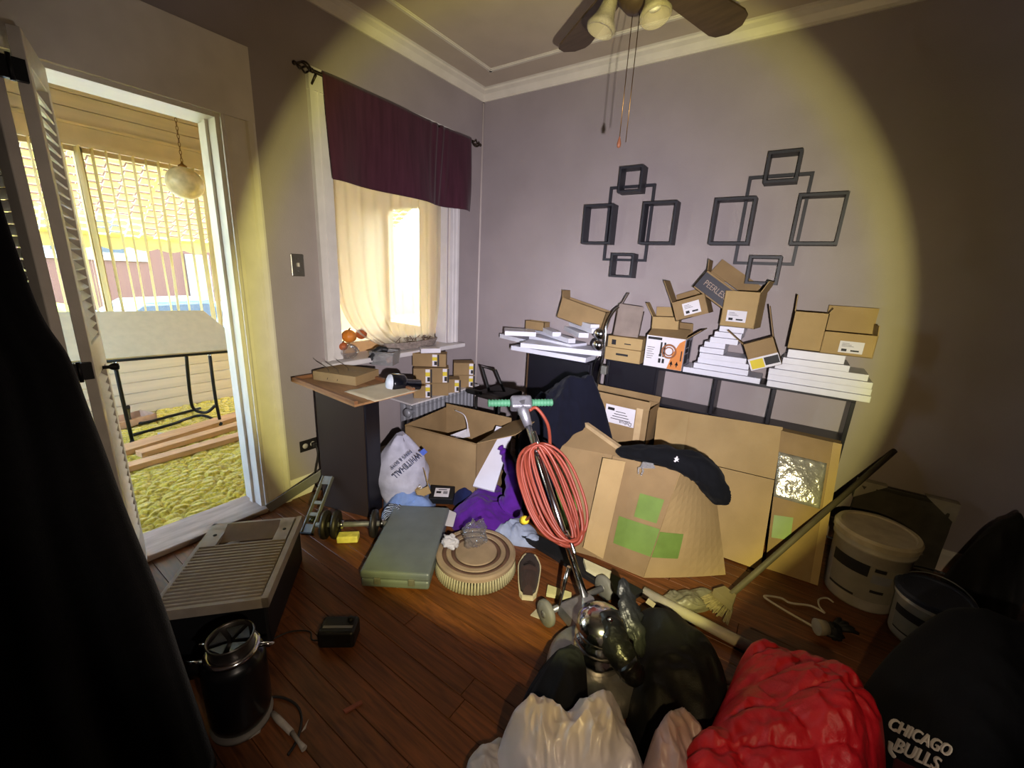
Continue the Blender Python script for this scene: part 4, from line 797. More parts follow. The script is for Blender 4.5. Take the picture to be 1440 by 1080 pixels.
RS = [(775, 1380, 800), (778, 1382, 770), (782, 1384, 745), (820, 1360, 705), (868, 1255, 650), (895, 1225, 615)]; RL = ['bottom long white board of the right stack', 'second white board from the bottom of the right stack', 'third white board from the bottom of the right stack', 'fourth white board from the bottom of the right stack', 'second white board from the top of the right stack', 'top white board of the right stack under two cartons']
for i, (a, b, v) in enumerate(RS):
    y = 2.72 + .01 * (i % 2); x0, x1 = ony(*cr2(a, v), y).x, ony(*cr2(b, v), y).x; fboard(x0, x1, z, .21, y, RL[i], .034 if i < 5 else .045, 0); z += .0355
ZR_ = z + .0105
# ------------------------------------------------------------------ cartons on the shelves
def fbox(bl, br, tl, y):
    """box frame from its front face's corners in the photograph on the plane at depth y"""
    a, b, c = ony(*bl, y), ony(*br, y), ony(*tl, y); M = frame(a, b - a, (0, 1, 0)); Mi = M.inverted(); h = (Mi @ c).z
    return M, (b - a).length, abs(h)
def open_carton(name, label, M, w, d, h, flaps=(), m=None, group=None, lab=None, band=None):
    """open box, local x to the right, y away, z up; flaps: (side, angle, length)"""
    t = thing(name, label, 'box', M, group); m = m or m_card; k = .004
    b = MB(); b.box(0, w, 0, d, 0, k); b.box(0, w, 0, k, 0, h); b.box(0, w, d - k, d, 0, h); b.box(0, k, 0, d, 0, h); b.box(w - k, w, 0, d, 0, h); part('body', b, m, t)
    for s, an, ln in flaps:
        if s == 'f': F = MB().box(.003, w - .003, 0, k, 0, ln, xf((0, 0, h), rx=an))
        elif s == 'b': F = MB().box(.003, w - .003, -k, 0, 0, ln, xf((0, d, h), rx=-an))
        elif s == 'l': F = MB().box(0, k, .003, d - .003, 0, ln, xf((0, 0, h), ry=-an))
        else: F = MB().box(-k, 0, .003, d - .003, 0, ln, xf((w, 0, h), ry=an))
        part('flap', F, m, t)
    if lab:
        x, z, lw, lh = lab; o = part('label', MB().box(x, x + lw, -.0012, .001, z, z + lh), m_paper, t)
        ink = MB(); ink.box(x + lw * .12, x + lw * .34, -.0018, 0, z + lh * .12, z + lh * .34); ink.box(x + lw * .5, x + lw * .85, -.0018, 0, z + lh * .15, z + lh * .28)
        for q in range(3): ink.box(x + lw * .1, x + lw * (.6 - .1 * q), -.0018, 0, z + lh * (.55 + .12 * q), z + lh * (.58 + .12 * q))
        part('print', ink, m_ink, o)
    return t
# printed white and orange box
M, w_, h_ = fbox((905, 509), (962, 511), (907, 467), 2.735); h_ = max(h_, .17)
M = frame((M.translation.x, M.translation.y, ZT + .002), (1, 0, 0), (0, 1, 0)); pw = .245; ph = .205
t = open_carton('printed_carton', 'white and orange printed carton open among the brown boxes', M, pw, .2, ph, (('f', -1.15, .12), ('b', -.5, .1), ('r', .9, .1)), m_card)
m_or = mat('print_orange', 'c07638', .6, var=.04)
part('front_print', MB().box(.001, pw - .001, -.0015, 0, .001, ph - .001), m_paper, t)
part('orange_print', MB().prism([(pw * .62, .002), (pw - .002, .002), (pw - .002, ph - .004), (pw * .86, ph * .86), (pw * .72, ph * .5)], -.0025, 0, axis='y'), m_or, t)
part('side_print', MB().box(pw, pw + .0015, .002, .198, .002, ph - .002), mat('print_grey', '8f8d98', .6, var=.2, scale=30), t)
g = MB(); g.tube([(pw * .62 + .042 * math.cos(a), -.002, ph * .56 + .042 * math.sin(a)) for a in [2 * PI * i / 32 for i in range(32)]], .006, 6, True); g.tube([(pw * .62 + .026 * math.cos(a), -.002, ph * .56 + .026 * math.sin(a)) for a in [2 * PI * i / 32 for i in range(32)]], .004, 6, True); part('ring_print', g, mat('print_copper', '8f5a3a', .5), t)
g = MB(); g.box(.01, .1, -.0026, 0, ph * .88, ph * .96)
for x in (.095, .118): g.box(x, x + .011, -.0026, 0, ph * .42, ph * .82); g.box(x - .003, x + .014, -.0026, 0, ph * .36, ph * .44); g.box(x - .002, x + .013, -.0026, 0, ph * .16, ph * .30)
for x in (pw * .72, pw * .86): g.box(x - .003, x + .003, -.003, 0, .02, .05); g.prism([(x - .011, .032), (x + .011, .032), (x, .058)], -.003, 0, axis='y')
for q in range(6): g.box(.012, .06 - .006 * (q % 3), -.0022, 0, ph * (.62 - .07 * q), ph * (.635 - .07 * q))
g.box(pw * .925, pw * .955, -.003, 0, ph * .3, ph * .62)
for z0, z1, y0, y1 in ((.72, .95, .02, .1), (.55, .68, .02, .1), (.2, .5, .02, .055), (.2, .5, .065, .1), (.3, .9, .12, .16)): g.box(pw + .001, pw + .0025, y0, y1, ph * z0, ph * z1)
part('black_print', g, m_ink, t)['kind'] = 'stuff'
# two low cartons
xs = ony(850, 500, 2.73).x
t = carton('low_carton', 'lower of two low brown cartons beside the printed carton', 'box', xf((xs + .125, 2.83, ZT + .001), .0), .25, .19, .088, m_card2); part('print', MB().box(-.045, .04, -.0965, -.095, .04, .054), m_ink, t)
t = carton('low_carton', 'upper of two low brown cartons beside the printed carton', 'box', xf((xs + .125, 2.835, ZT + .090), .03), .24, .18, .078, m_card2); part('print', MB().box(.0, .045, -.0915, -.09, .03, .037).box(-.09, -.06, -.0915, -.09, .02, .055), m_ink, t)
# long open carton on the left stack
M, w_, h_ = fbox((785, 437), (852, 462), (793, 417), 2.80); open_carton('long_carton', 'long narrow brown carton lying tilted on the left board stack', M @ xf((0, 0, -.05)), .37, .13, .155, (('l', .3, .05),), m_card)
M, w_, h_ = fbox((697, 472), (775, 452), (742, 447), 2.90); 
open_carton('flat_black_carton', 'small brown carton against the wall behind the left boards', xf((ony(742, 460, 2.90).x, 2.86, ony(742, 462, 2.9).z), 0), .18, .09, .07, (), m_card)
# tilted open carton right of the lamp
M, w_, h_ = fbox((868, 470), (898, 466), (862, 436), 2.80); open_carton('tilted_carton', 'grey-brown open carton standing tilted behind the clip lamp', frame((ony(864, 466, 2.8).x, 2.78, ZT + .17), (1, .25, -.08), (0, 1, 0)), .17, .14, .18, (('l', -.35, .12), ('f', -.2, .04)), mat('cardboard_grey', '7d7068', .85, var=.1))
# open carton standing in the printed carton
open_carton('flap_carton', 'brown carton with raised flaps left above the printed carton', frame((ony(918, 455, 2.82).x, 2.815, ZT + .19), (1, .1, .06), (0, 1, 0)), .17, .12, .13, (('l', .5, .10), ('b', .1, .06)), m_card2)
M, w_, h_ = fbox((950, 452), (997, 440), (937, 420), 2.77); open_carton('labelled_carton', 'tilted brown carton with a white label and one raised flap', M, .20, .15, .12, (('l', .1, .15), ('b', .3, .05)), m_card, lab=(.06, .02, .10, .075))
M, w_, h_ = fbox((996, 437), (1026, 413), (974, 397), 2.83)
pe = open_carton('dark_printed_carton', 'carton with a dark printed side lying tilted atop the boxes', frame((ony(974, 404, 2.79).x, 2.79, ony(974, 404, 2.79).z), (.86, 0, -.55), (0, 1, 0)), .29, .13, .125, (('l', .6, .06), ('b', .2, .09)), m_card)
part('dark_panel', MB().box(.004, .286, -.002, 0, .012, .115), mat('print_charcoal', '2c2b33', .5), pe); part('lettering', text_mb('PEERLESS', .05, xf((.118, -.003, .064), rx=PI / 2), .0006, sx=.82), mat('letter_copper', '8d7a6c', .5), pe)
lbq = part('label', MB().box(.12, .27, .03, .11, .126, .127, xf((0, 0, 0))), m_paper, pe)
mc = open_carton('square_carton', 'brown carton with white label standing on the middle board stack', xf((ony(1011, 462, 2.76).x, 2.755, ZM + .001), -.12), .185, .17, .205, (('b', 1.35, .1), ('r', .45, .07)), m_card2, lab=(.03, .03, .105, .065))
M, w_, h_ = fbox((1056, 522), (1092, 507), (1040, 492), 2.715); yl = open_carton('yellow_label_carton', 'open carton with a yellow and black label tipped between the stacks', frame((ony(1056, 522, 2.70).x, 2.695, ony(1056, 522, 2.7).z), (.87, 0, .40), (0, 1, 0)), .155, .06, .16, (('r', .15, .17), ('l', .5, .12)), m_card)
part('label', MB().box(.002, .153, -.0015, 0, .002, .07), m_paper, yl); part('label_yellow', MB().box(.01, .075, -.0022, 0, .008, .06), m_yellow, yl); part('label_black', MB().box(.08, .15, -.0022, 0, .015, .06), m_ink, yl)
x0 = ony(1104, 498, 2.76).x; open_carton('tall_carton', 'tall plain brown carton with a torn flap on the right stack', xf((x0, 2.755, ZR_), 0), .155, .14, .205, (('l', .05, .085), ('r', .5, .03)), m_card2)
x0 = ony(1146, 505, 2.74).x; lw = open_carton('label_carton', 'brown carton with white label at the right end of the shelf', xf((x0 + .012, 2.735, ZR_), .02), .22, .17, .115, (('b', .0, .13), ('r', -.1, .05)), m_card2, lab=(.075, .015, .10, .06))
# gooseneck clip lamp
cl = thing('clip_lamp', 'silver gooseneck lamp with two round heads beside the low cartons', 'lamp', (ony(843, 540, 2.70).x, 2.72, .55))
nk = [ony(u, v, y) for u, v, y in ((838, 556, 2.70), (842, 530, 2.70), (848, 505, 2.69), (851, 480, 2.69), (853, 458, 2.70), (862, 440, 2.74), (870, 432, 2.78))]
part('neck', MB().tube(smooth_path(nk, 8), .008, 10), m_chrome, cl, world=True)
nk2 = [ony(u, v, y) for u, v, y in ((832, 550, 2.72), (833, 525, 2.72), (838, 508, 2.71), (845, 500, 2.70))]; part('cord', MB().tube(smooth_path(nk2, 6), .005, 8), m_blackmetal, cl, world=True)
for u, v in ((841, 470), (839, 486)):
    c = ony(u, v, 2.66); part('lamp_head', MB().lathe([(.001, .0), (.036, .004), (.04, .016), (.032, .04), (.016, .052), (.001, .054)], 24, frame(c, (1, 0, 0), (0, 0, 1)) @ Matrix.Rotation(PI, 4, 'X') @ xf(rx=0)), m_chrome, cl, world=True)
part('clamp', MB().bbox(-.02, .02, -.02, .02, -.03, .03, .004, xf(ony(850, 520, 2.69))), m_steel, cl, world=True)
# ------------------------------------------------------------------ middle of the floor
def hp(px, z=.03): return [onz(u, v, z) for u, v in px]
def cloth(name, col, rough=.85, sheen=.04, **k): return mat(name, col, rough, var=k.pop('var', .12), scale=k.pop('scale', 18), bump=k.pop('bump', .15), bscale=260, sheen=sheen, spec=k.pop('spec', .15), **k)
def pile(name, px, z, h, mt, label, cat='clothing', **k): return one(name, heap(hp(px, z), h, **k), mt, label, cat)
# green-grey metal case
GQ = [onz(u, v, .095) for u, v in ((549, 712), (632, 712), (602, 812), (516, 800))]
c = sum(GQ, Vector()) / 4; dx_ = (GQ[1] - GQ[0]) + (GQ[2] - GQ[3]); gw = dx_.length / 2; gd = ((GQ[3] - GQ[0]).length + (GQ[2] - GQ[1]).length) / 2
gc_ = thing('metal_case', 'grey-green metal case lying flat beside the round brush', 'case', xf((c.x, c.y, 0), math.atan2(dx_.y, dx_.x)))
m_gc = mat('grey_green_enamel', '5d6466', .38, var=.1, scale=12, spec=.5)
part('base', MB().bbox(-gw / 2, gw / 2, -gd / 2, gd / 2, .008, .052, .012, seg=3), m_gc, gc_); part('lid', MB().bbox(-gw / 2 - .004, gw / 2 + .004, -gd / 2 - .004, gd / 2 + .004, .054, .098, .014, seg=3), m_gc, gc_)
for x in (-gw * .25, gw * .25): part('latch', MB().bbox(x - .015, x + .015, -gd / 2 - .012, -gd / 2 - .002, .035, .07, .003), m_steel, gc_)
for x in (-gw / 2 + .03, gw / 2 - .03):
    for y in (-gd / 2 + .03, gd / 2 - .03): part('foot', MB().lathe([(.001, 0), (.01, 0), (.01, .01)], 12, xf((x, y, 0))), m_blackmetal, gc_)
scrap('paper_scrap', ((553, 818), (568, 816), (572, 824), (558, 827)), 'torn paper scrap at the front of the metal case', m_scrap, .003)
# round scrubbing brush
bc_ = Vector((-1.115, 1.405, 0)); br = thing('floor_brush', 'round wooden floor-machine brush with pale bristles', 'brush', bc_); m_bw = mat('brush_wood', '8c7860', .6, var=.2, scale=8); m_bwd = mat('brush_wood_dark', '573f33', .6, var=.2)
part('disc', MB().lathe([(.001, .058), (.185, .058), (.2, .064), (.2, .080), (.190, .086), (.172, .086), (.170, .080), (.150, .080), (.148, .086), (.128, .086), (.126, .080), (.105, .080), (.103, .088), (.001, .09)], 64, smooth=False), m_bw, br)
for r0, r1 in ((.106, .125), (.151, .170)): part('groove', MB().lathe([(r0, .0805), (r0, .082), (r1, .082), (r1, .0805)], 64), m_bwd, br)
tm = MB(); tm.tube([(0, 0, .06), (.004, 0, .035), (.010, 0, .001)], [.0045, .006, .0085], 6, smooth=True); m_br = mat('pale_bristle', '9a9272', .8, var=.25, scale=60); t0 = None
for rr, nn in ((.19, 84), (.165, 70)):
    for k in range(nn):
        a = 2 * PI * k / nn; o = part('bristle_tuft', tm, m_br, br) if t0 is None else link(t0.copy())
        if t0 is None: t0 = o
        o.location = (rr * math.cos(a), rr * math.sin(a), 0); o.rotation_euler = (0, 0, a)
p = onz(668, 752, .15); one('plastic_wrap', blobbag((p.x, p.y, .155), .062, (1.0, .95, 1.15), 12, 44), m_clear, 'crumpled clear plastic bag sitting on the round brush', 'plastic bag')
p = onz(633, 768, .10); one('wrapped_pack', blobbag((p.x, p.y, .125), .042, (1.2, .9, .75), 21, 32), mat('milky_plastic', 'cfccd0', .25, var=.1, trans=.35, bump=.6, bscale=30), 'small white pack in clear plastic on the brush rim', 'plastic bag')
scrap('paper_sheet', ((618, 738), (628, 716), (642, 722), (637, 741)), 'white paper sheet between metal case and brush', m_paper, .003, lift=.075)
# shoe
sh_ = onz(742, 838, 0); sd_ = onz(745, 790, 0) - onz(742, 838, 0); SM = xf(sh_ - sd_.normalized() * .0, math.atan2(sd_.y, sd_.x)) ; shoe = thing('sneaker', 'dark brown sneaker with pale sole beside the brush', 'shoe', SM)
def shoe_rows(h0, k):
    R = []
    for i in range(25):
        t = i / 24; x = -.02 + .285 * t; wd = (.030 + .018 * math.sin(PI * min(1, t * 1.15)) + .012 * math.exp(-((t - .72) / .2) ** 2)) * (1 if .05 < t < .93 else .75) * k; ht = h0 * (.95 - .15 * math.exp(-((t - .5) / .2) ** 2) if t < .45 else .95 - 1.05 * (t - .45)) if h0 else .022
        ht = max(.03, ht) if h0 else .024
        R.append([Vector((x, wd * math.cos(a), max(0.0, ht * (math.sin(a) * .5 + .5)) if not h0 else .018 + (ht - .018) * max(0, math.sin(a)) ** .7)) for a in [2 * PI * j / 20 for j in range(20)]])
    return R
w = MB(); R = shoe_rows(.085, 1.0); w.grid(R, True, True); w.add([sum(R[0], Vector()) / 20] + R[0], [(0, j + 1, (j + 1) % 20 + 1) for j in range(20)]); w.add([sum(R[-1], Vector()) / 20] + R[-1], [(0, j + 1, (j + 1) % 20 + 1) for j in range(20)]); part('upper', w, cloth('brown_canvas', '3a2b28'), shoe)
ol = [(-.028 + .3 * t, (.036 + .016 * math.sin(PI * min(1, t * 1.1)) + .012 * math.exp(-((t - .72) / .2) ** 2)) * (1 if .06 < t < .94 else .7)) for t in [i / 14 for i in range(15)]]; part('sole', MB().prism([(a, b) for a, b in ol] + [(a, -b) for a, b in ol[::-1]], 0, .022), mat('pale_rubber', 'b9ad8c', .6), shoe)
for i in range(4): part('lace', MB().tube([(.10 + .026 * i, -.028, .085 - .013 * i), (.105 + .026 * i, 0, .094 - .013 * i), (.10 + .026 * i, .028, .085 - .013 * i)], .003, 6), cloth('lace_dark', '241c1b'), shoe)
# clothes heap from the pedestal to the cord
m_lb = cloth('light_blue_cotton', '6f86b8'); m_navy = cloth('navy_cotton', '1b2146'); m_pur = cloth('purple_jersey', '4c1a7a', sheen=.1); m_gb2 = cloth('grey_blue_cotton', '8a93a8')
pile('blue_shirt', ((541, 690), (560, 672), (602, 672), (612, 712), (575, 722), (543, 715)), .06, .16, m_lb, 'light blue shirt crumpled beside the pedestal', fold=.05, fs=7, seed=3, n=34, m=96)
pile('striped_sock', ((536, 718), (556, 708), (572, 716), (566, 730), (545, 742)), .06, .14, mat('sock_stripe', '23252d', .9, var=.1), 'black and grey striped sock by the dumbbell', 'sock', fold=.03, fs=12, seed=5)
m = MATS['sock_stripe']; n = m.node_tree; wv = n.nodes.new('ShaderNodeTexWave'); wv.inputs['Scale'].default_value = 22; tc = n.nodes.new('ShaderNodeTexCoord'); mp = n.nodes.new('ShaderNodeMapping'); mp.inputs['Rotation'].default_value = (0, 0, .9); n.links.new(tc.outputs['Object'], mp.inputs[0]); n.links.new(mp.outputs[0], wv.inputs['Vector'])
rp_ = n.nodes.new('ShaderNodeValToRGB'); rp_.color_ramp.interpolation = 'CONSTANT'; rp_.color_ramp.elements[0].color = lin('17181f'); rp_.color_ramp.elements[1].color = lin('9aa0b2'); rp_.color_ramp.elements[1].position = .5; n.links.new(wv.outputs['Fac'], rp_.inputs[0]); n.links.new(rp_.outputs[0], n.nodes['Principled BSDF'].inputs['Base Color'])
pile('navy_shirt', ((632, 670), (650, 652), (690, 648), (700, 680), (672, 700), (645, 695)), .10, .17, m_navy, 'dark navy shirt heaped under the open carton', fold=.05, fs=8, seed=9)
pile('purple_hoodie', ((634, 716), (660, 690), (700, 684), (728, 690), (732, 722), (700, 740), (672, 744), (648, 735)), .08, .17, m_pur, 'purple hoodie crumpled on the clothes heap', fold=.06, fs=6.5, seed=14, n=40, m=120, power=1.8)
a0, a1, a2, a3 = onz(722, 700, .2), onz(720, 665, .27), onz(711, 640, .33), onz(703, 628, .37)
one('purple_sleeve', MB().tube([p + Vector((noise.noise(p * 9) * .008, 0, 0)) for p in smooth_path([onz(715, 712, .15), a0, a1, a2, a3], 7)], [.07 - .055 * (i / 28) + .006 * math.sin(i * 1.7) for i in range(29)], 18), m_pur, 'upright purple sleeve against the white panel', 'clothing')
pile('grey_blue_shirt', ((680, 745), (705, 735), (735, 725), (752, 738), (764, 760), (735, 758), (700, 752)), .05, .09, m_gb2, 'grey-blue shirt spilling from under the purple hoodie', fold=.05, fs=9, seed=17)
# white panel leaning in the heap
q = [onz(665, 683, .19), onz(695, 691, .18), onz(722, 604, .44), onz(698, 599, .45)]
one('melamine_offcut', MB().slab(q, -.014), m_bd, 'narrow white panel leaning in the purple clothes', 'panel')
# black box with white label, small open box of tubes
p = onz(622, 692, .10); bb = thing('black_box', 'flat black box with white label before the open carton', 'box', xf((p.x, p.y, .062), .62, rx=.22)); part('body', MB().bbox(-.075, .075, -.06, .06, 0, .045, .004), mat('matte_black_card', '16171a', .5), bb); part('label', MB().box(-.045, .045, -.042, .035, .0448, .0458), m_paper, bb)
part('label_mark', MB().box(-.025, .028, .018, .024, .0457, .0462), m_ink, bb); part('label_picture', MB().box(-.035, -.005, -.012, .006, .0457, .0462), m_ink, bb); part('label_text', MB().box(.008, .035, -.016, .008, .0457, .0462), mat('ink_grey', '75757a', .6), bb)
p = onz(590, 690, .10); tbx = open_carton('tube_box', 'small open cardboard box holding white tubes', xf((p.x - .05, p.y + .0, .095), -.55, rx=.3), .13, .085, .055, (('b', .1, .10), ('f', -1.3, .04)), m_card2)
for i in range(3): part('tube', MB().lathe([(.001, 0), (.011, 0), (.011, .055), (.008, .06), (.001, .06)], 14, xf((.025 + .04 * i, .042, .008), rx=.15)), m_paper, tbx)
# white fabric bag with blue lettering
p = ond(570, 655, 2.37); wb = thing('white_bag', 'white fabric bag with blue lettering slumped behind the pedestal', 'bag', (p.x, p.y, 0))
w = MB(); P_ = []; vd = Vector((p.x, p.y, 0)).normalized(); sdv = Vector((vd.y, -vd.x, 0)) * -1
sdv = Vector((-vd.y, vd.x, 0)) * -1
for i in range(27):
    t = i / 26; zc = .45 * t; wd = .01 + .15 * math.sin(PI * (.12 + .865 * t)) ** .75; dpth = .02 + .085 * math.sin(PI * (.06 + .9 * t)) ** .8; lean = vd * (.10 * t)
    P_.append([Vector((p.x, p.y, .004 + zc)) + lean + sdv * (wd * math.cos(a) - .02) + vd * (dpth * math.sin(a)) + sdv * (.02 * noise.noise(Vector((a, t * 5, 1)))) + vd * (.02 * noise.noise(Vector((a * 1.5, t * 6, 4)))) for a in [2 * PI * k / 40 for k in range(40)]])
w.grid(P_, True, True); w.add([sum(P_[-1], Vector()) / 40] + P_[-1], [(0, j + 1, (j + 1) % 40 + 1) for j in range(40)]); part('sack', w, cloth('white_bag_fabric', 'a6a6b8', .7, .05, bump=.25), wb, world=True)
TM = frame(ond(572, 655, 2.262), (-sdv * .72 + Vector((0, 0, -.62)) - vd * .02), (sdv * .62 + Vector((0, 0, -.72)) - vd * .12))
part('lettering', text_mb("WHITEHALL", .046, TM, .002, sx=.8), mat('print_blue_black', '27304f', .6), wb, world=True)
part('lettering_small', text_mb("MEN'S & BOYS'", .024, TM @ xf((0, -.048, 0)), .002), mat('print_blue_black'), wb, world=True)
part('emblem', MB().box(-.017, .017, -.014, .018, -.001, .002, TM @ xf((-.125, .0, 0))), mat('print_blue', '3c55a8', .6), wb, world=True)
# large open carton
OM = xf((-2.0, 1.72, .0), .13); oc = open_carton('open_carton', 'large open brown carton in front of the radiator', OM, .56, .46, .45, (('f', -2.75, .10), ('r', 1.15, .28), ('b', -.1, .03)), m_card)
one('printed_booklet', MB().slab([onz(622, 617, .36), onz(659, 603, .36), onz(661, 614, .33), onz(634, 619, .33)][::-1], .006), m_paper, 'white printed booklet sticking up in the open carton', 'booklet')
one('crumpled_cloth', heap([(-1.93, 1.82), (-1.5, 1.86), (-1.53, 2.12), (-1.95, 2.1)], .16, .06, 8, 23, .14), m_cardk, 'brown crumpled packing paper inside the open carton', 'packing paper')
one('thin_white_wire', MB().tube(smooth_path([onz(640, 577, .46), onz(652, 583, .47), onz(657, 595, .42), onz(658, 608, .36)], 8), .004, 7), m_paper, 'thin white wire hanging over the open carton', 'wire')
# black chair behind
chp = [ony(u, v, 2.55) for u, v in ((678, 516), (697, 521), (709, 550), (688, 550))]
ch = thing('black_chair', 'black metal-framed chair standing in the corner by the radiator', 'chair', (ony(700, 550, 2.55).x, 2.6, 0)); m_ch = mat('chair_black', '171615', .5)
part('back_frame', MB().tube(chp, .013, 8, True, smooth=False), m_ch, ch, world=True)
zs = chp[3].z; sx_ = chp[3].x
part('seat', MB().bbox(sx_ - .08, sx_ + .19, 2.46, 2.76, zs - .045, zs, .018, seg=3), mat('chair_vinyl', '1d1815', .55), ch, world=True); part('armrest', MB().bbox(sx_ - .12, sx_ + .02, 2.40, 2.44, zs - .01, zs + .03, .012, seg=3), m_ch, ch, world=True)
for x in (sx_ - .06, sx_ + .17):
    for y in (2.46, 2.74): part('leg', MB().tube([(x, y, zs - .04), (x, y, 0)], .012, 8), m_ch, ch, world=True)
# ------------------------------------------------------------------ floor machine with cord
HZ = .86; hl, hr = onz(686, 567, HZ), onz(777, 566, HZ); hc = hl.lerp(hr, .5); hd = (hr - hl).normalized(); base = Vector((-.47, 1.31, .2)); pdv = (base - hc); PL = pdv.length; pdv.normalize(); nv = hd.cross(pdv).normalized()
if nv.y > 0: nv = -nv
fm = thing('floor_machine', 'old chrome floor buffer with green grips and tall handle', 'floor buffer', (-.4, 1.22, 0)); m_grip = mat('mint_rubber_grip', '3f7355', .6, var=.12); m_alu = mat('cast_aluminium', '96959c', .4, .8, var=.15, scale=30, bump=.1)
HL = (hr - hl).length
for s_ in (-1, 1):
    pts = [hc + hd * s_ * (HL * (.17 + .33 * i / 20)) for i in range(21)]; part('grip', MB().tube(pts, [.017 + .0025 * math.sin(i * 2.1) for i in range(21)], 14), m_grip, fm, world=True)
part('lever', MB().tube(smooth_path([hc - hd * .03 + nv * -.03, hc - hd * .08 - nv * .035 + Vector((0, 0, .015)), hc - hd * .13 - nv * .03 + Vector((0, 0, .02))], 4), .009, 10), mat('teal_lever', '6aa8a0', .5), fm, world=True)
w = MB(); w.bbox(-.05, .05, -.03, .03, -.03, .035, .012, frame(hc, hd, nv), 3); w.tube([hc, hc + pdv * .05, hc + pdv * .12], [.034, .026, .019], 16); part('switch_housing', w, m_alu, fm, world=True)
part('handle_tube', MB().tube([hc + pdv * .05, base + pdv * .02], .0145, 14), m_chrome, fm, world=True)
hooks = []
for t, s_ in ((.27, -1), (.70, 1)):
    c0 = hc + pdv * (PL * t); w = MB(); w.tube(smooth_path([c0, c0 + nv * .03, c0 + nv * .05 + pdv * s_ * .02, c0 + nv * .052 + pdv * s_ * .075], 6), .009, 10); w.tube([c0 - pdv * .02, c0 + pdv * .02], .021, 12); part('cord_hook', w, m_chrome, fm, world=True); hooks.append(c0 + nv * .03)
part('lead', MB().tube(smooth_path([hc + pdv * .04 + hd * .03, hc + hd * .07 + pdv * .03, hc + hd * .095 + pdv * .12, hooks[0] + hd * .05 + pdv * .02], 8), .008, 10), mat('orange_cord', '7a3526', .45), fm, world=True)
# coiled orange cord
cd_ = thing('orange_cord', 'orange power cord coiled round the hooks of the floor buffer', 'cord', hooks[0]); m_oc = mat('orange_cord', '7a3526', .45)
rng = random.Random(4); cc = hooks[0].lerp(hooks[1], .5); hl2 = (hooks[1] - hooks[0]).length / 2 + .006
wide = (hd - pdv * hd.dot(pdv)).normalized()
for k in range(12):
    wl, wr = .045 + .085 * (k / 11) ** .8 + rng.uniform(-.008, .008), .03 + .085 * (k / 11) + rng.uniform(-.01, .01); off = nv * (.004 + .016 * (k % 3) - .012 * (k / 11)); sg = rng.uniform(0, .03); pts = []
    for i in range(48):
        a = 2 * PI * i / 48; s_ = math.sin(a); ww = wr if s_ > 0 else wl
        pts.append(cc + off + pdv * ((hl2 + .012 * (k % 2) + sg * (math.cos(a) > 0)) * (1 if abs(math.cos(a)) < 2 else 1) * (math.copysign(abs(math.cos(a)) ** .8, math.cos(a)))) + wide * (ww * math.copysign(abs(s_) ** .85, s_)) + nv * (.01 * math.sin(a * 2 + k)) + wide * (.012 * math.cos(a)))
    part('loop', MB().tube(pts, .0062, 8, True), m_oc, cd_, world=True)
pe_ = ond(740, 731, 1.62); pq = cc + pdv * .09 - wide * .09 + nv * .02
part('cord_end', MB().tube(smooth_path([pq, pq.lerp(pe_, .5) + Vector((0, 0, .015)), pe_], 6), .0062, 8), m_oc, cd_, world=True)
pl = thing('yellow_plug', 'yellow three-pin plug at the end of the orange cord', 'plug', pe_); dv = (pe_ - pq).normalized(); part('body', MB().tube([pe_, pe_ + dv * .01, pe_ + dv * .04], [.011, .019, .02], 12), mat('plug_yellow', 'c9b32c', .5), pl, world=True)
for a in (-1, 1): part('pin', MB().tube([pe_ + dv * .04 + Vector((0, 0, .007 * a)), pe_ + dv * .06 + Vector((0, 0, .007 * a))], .003, 6), m_chrome, pl, world=True)
# lower end of the machine: yoke, wheels, chrome motor, apron
mo = Vector((-.375, 1.215, 0))
part('apron', MB().lathe([(.17, .012), (.185, .03), (.18, .06), (.16, .085), (.10, .10), (.001, .105)], 48, xf(mo)), m_alu, fm, world=True); part('brush_rim', MB().lathe([(.001, .0), (.165, .0), (.168, .02), (.15, .03)], 40, xf(mo)), mat('bristle_dark', '3b352e', .9), fm, world=True)
part('motor', MB().lathe([(.088, .10), (.092, .12), (.092, .15), (.084, .155), (.084, .17), (.092, .175), (.092, .20), (.084, .205), (.084, .22), (.090, .226), (.088, .25), (.07, .278), (.04, .294), (.001, .298)], 48, xf(mo)), m_chrome, fm, world=True)
yk = Vector((-.52, 1.34, .12)); part('yoke', MB().tube([base + Vector((0, 0, .03)), base + Vector((0, 0, -.06)), mo + Vector((-.08, .08, .13))], [.024, .022, .02], 12), m_alu, fm, world=True)
wa, wb_ = onz(768, 862, .058), onz(850, 826, .058); ad2 = (wb_ - wa).normalized(); part('axle', MB().tube([wa, wb_], .014, 10), m_alu, fm, world=True)
for q, s_ in ((wa, -1), (wb_, 1)):
    M = frame(q, ad2, (0, 0, 1)) @ Matrix.Rotation(PI / 2, 4, 'Y'); o = part('wheel', MB().lathe([(.012, -.014), (.05, -.014), (.056, -.008), (.056, .008), (.05, .014), (.012, .014)], 32, M), mat('grey_rubber_wheel', '6c6a62', .7, var=.15), fm, world=True); part('hub', MB().lathe([(.001, -.017), (.016, -.017), (.016, .017), (.001, .017)], 16, M), m_steel, o, world=True)
part('housing_link', MB().hexa([wa.lerp(wb_, .25) + Vector((.0, -.03, -.02)), wa.lerp(wb_, .75) + Vector((0, -.03, -.02)), mo + Vector((.02, .12, .04)), mo + Vector((-.10, .07, .04))], [wa.lerp(wb_, .25) + Vector((.0, -.03, .03)), wa.lerp(wb_, .75) + Vector((0, -.03, .03)), mo + Vector((.02, .12, .10)), mo + Vector((-.10, .07, .10))]), m_alu, fm, world=True)
part('strut', MB().tube([ond(800, 797, 1.50), ond(786, 850, 1.47)], .009, 10), m_chrome, fm, world=True)
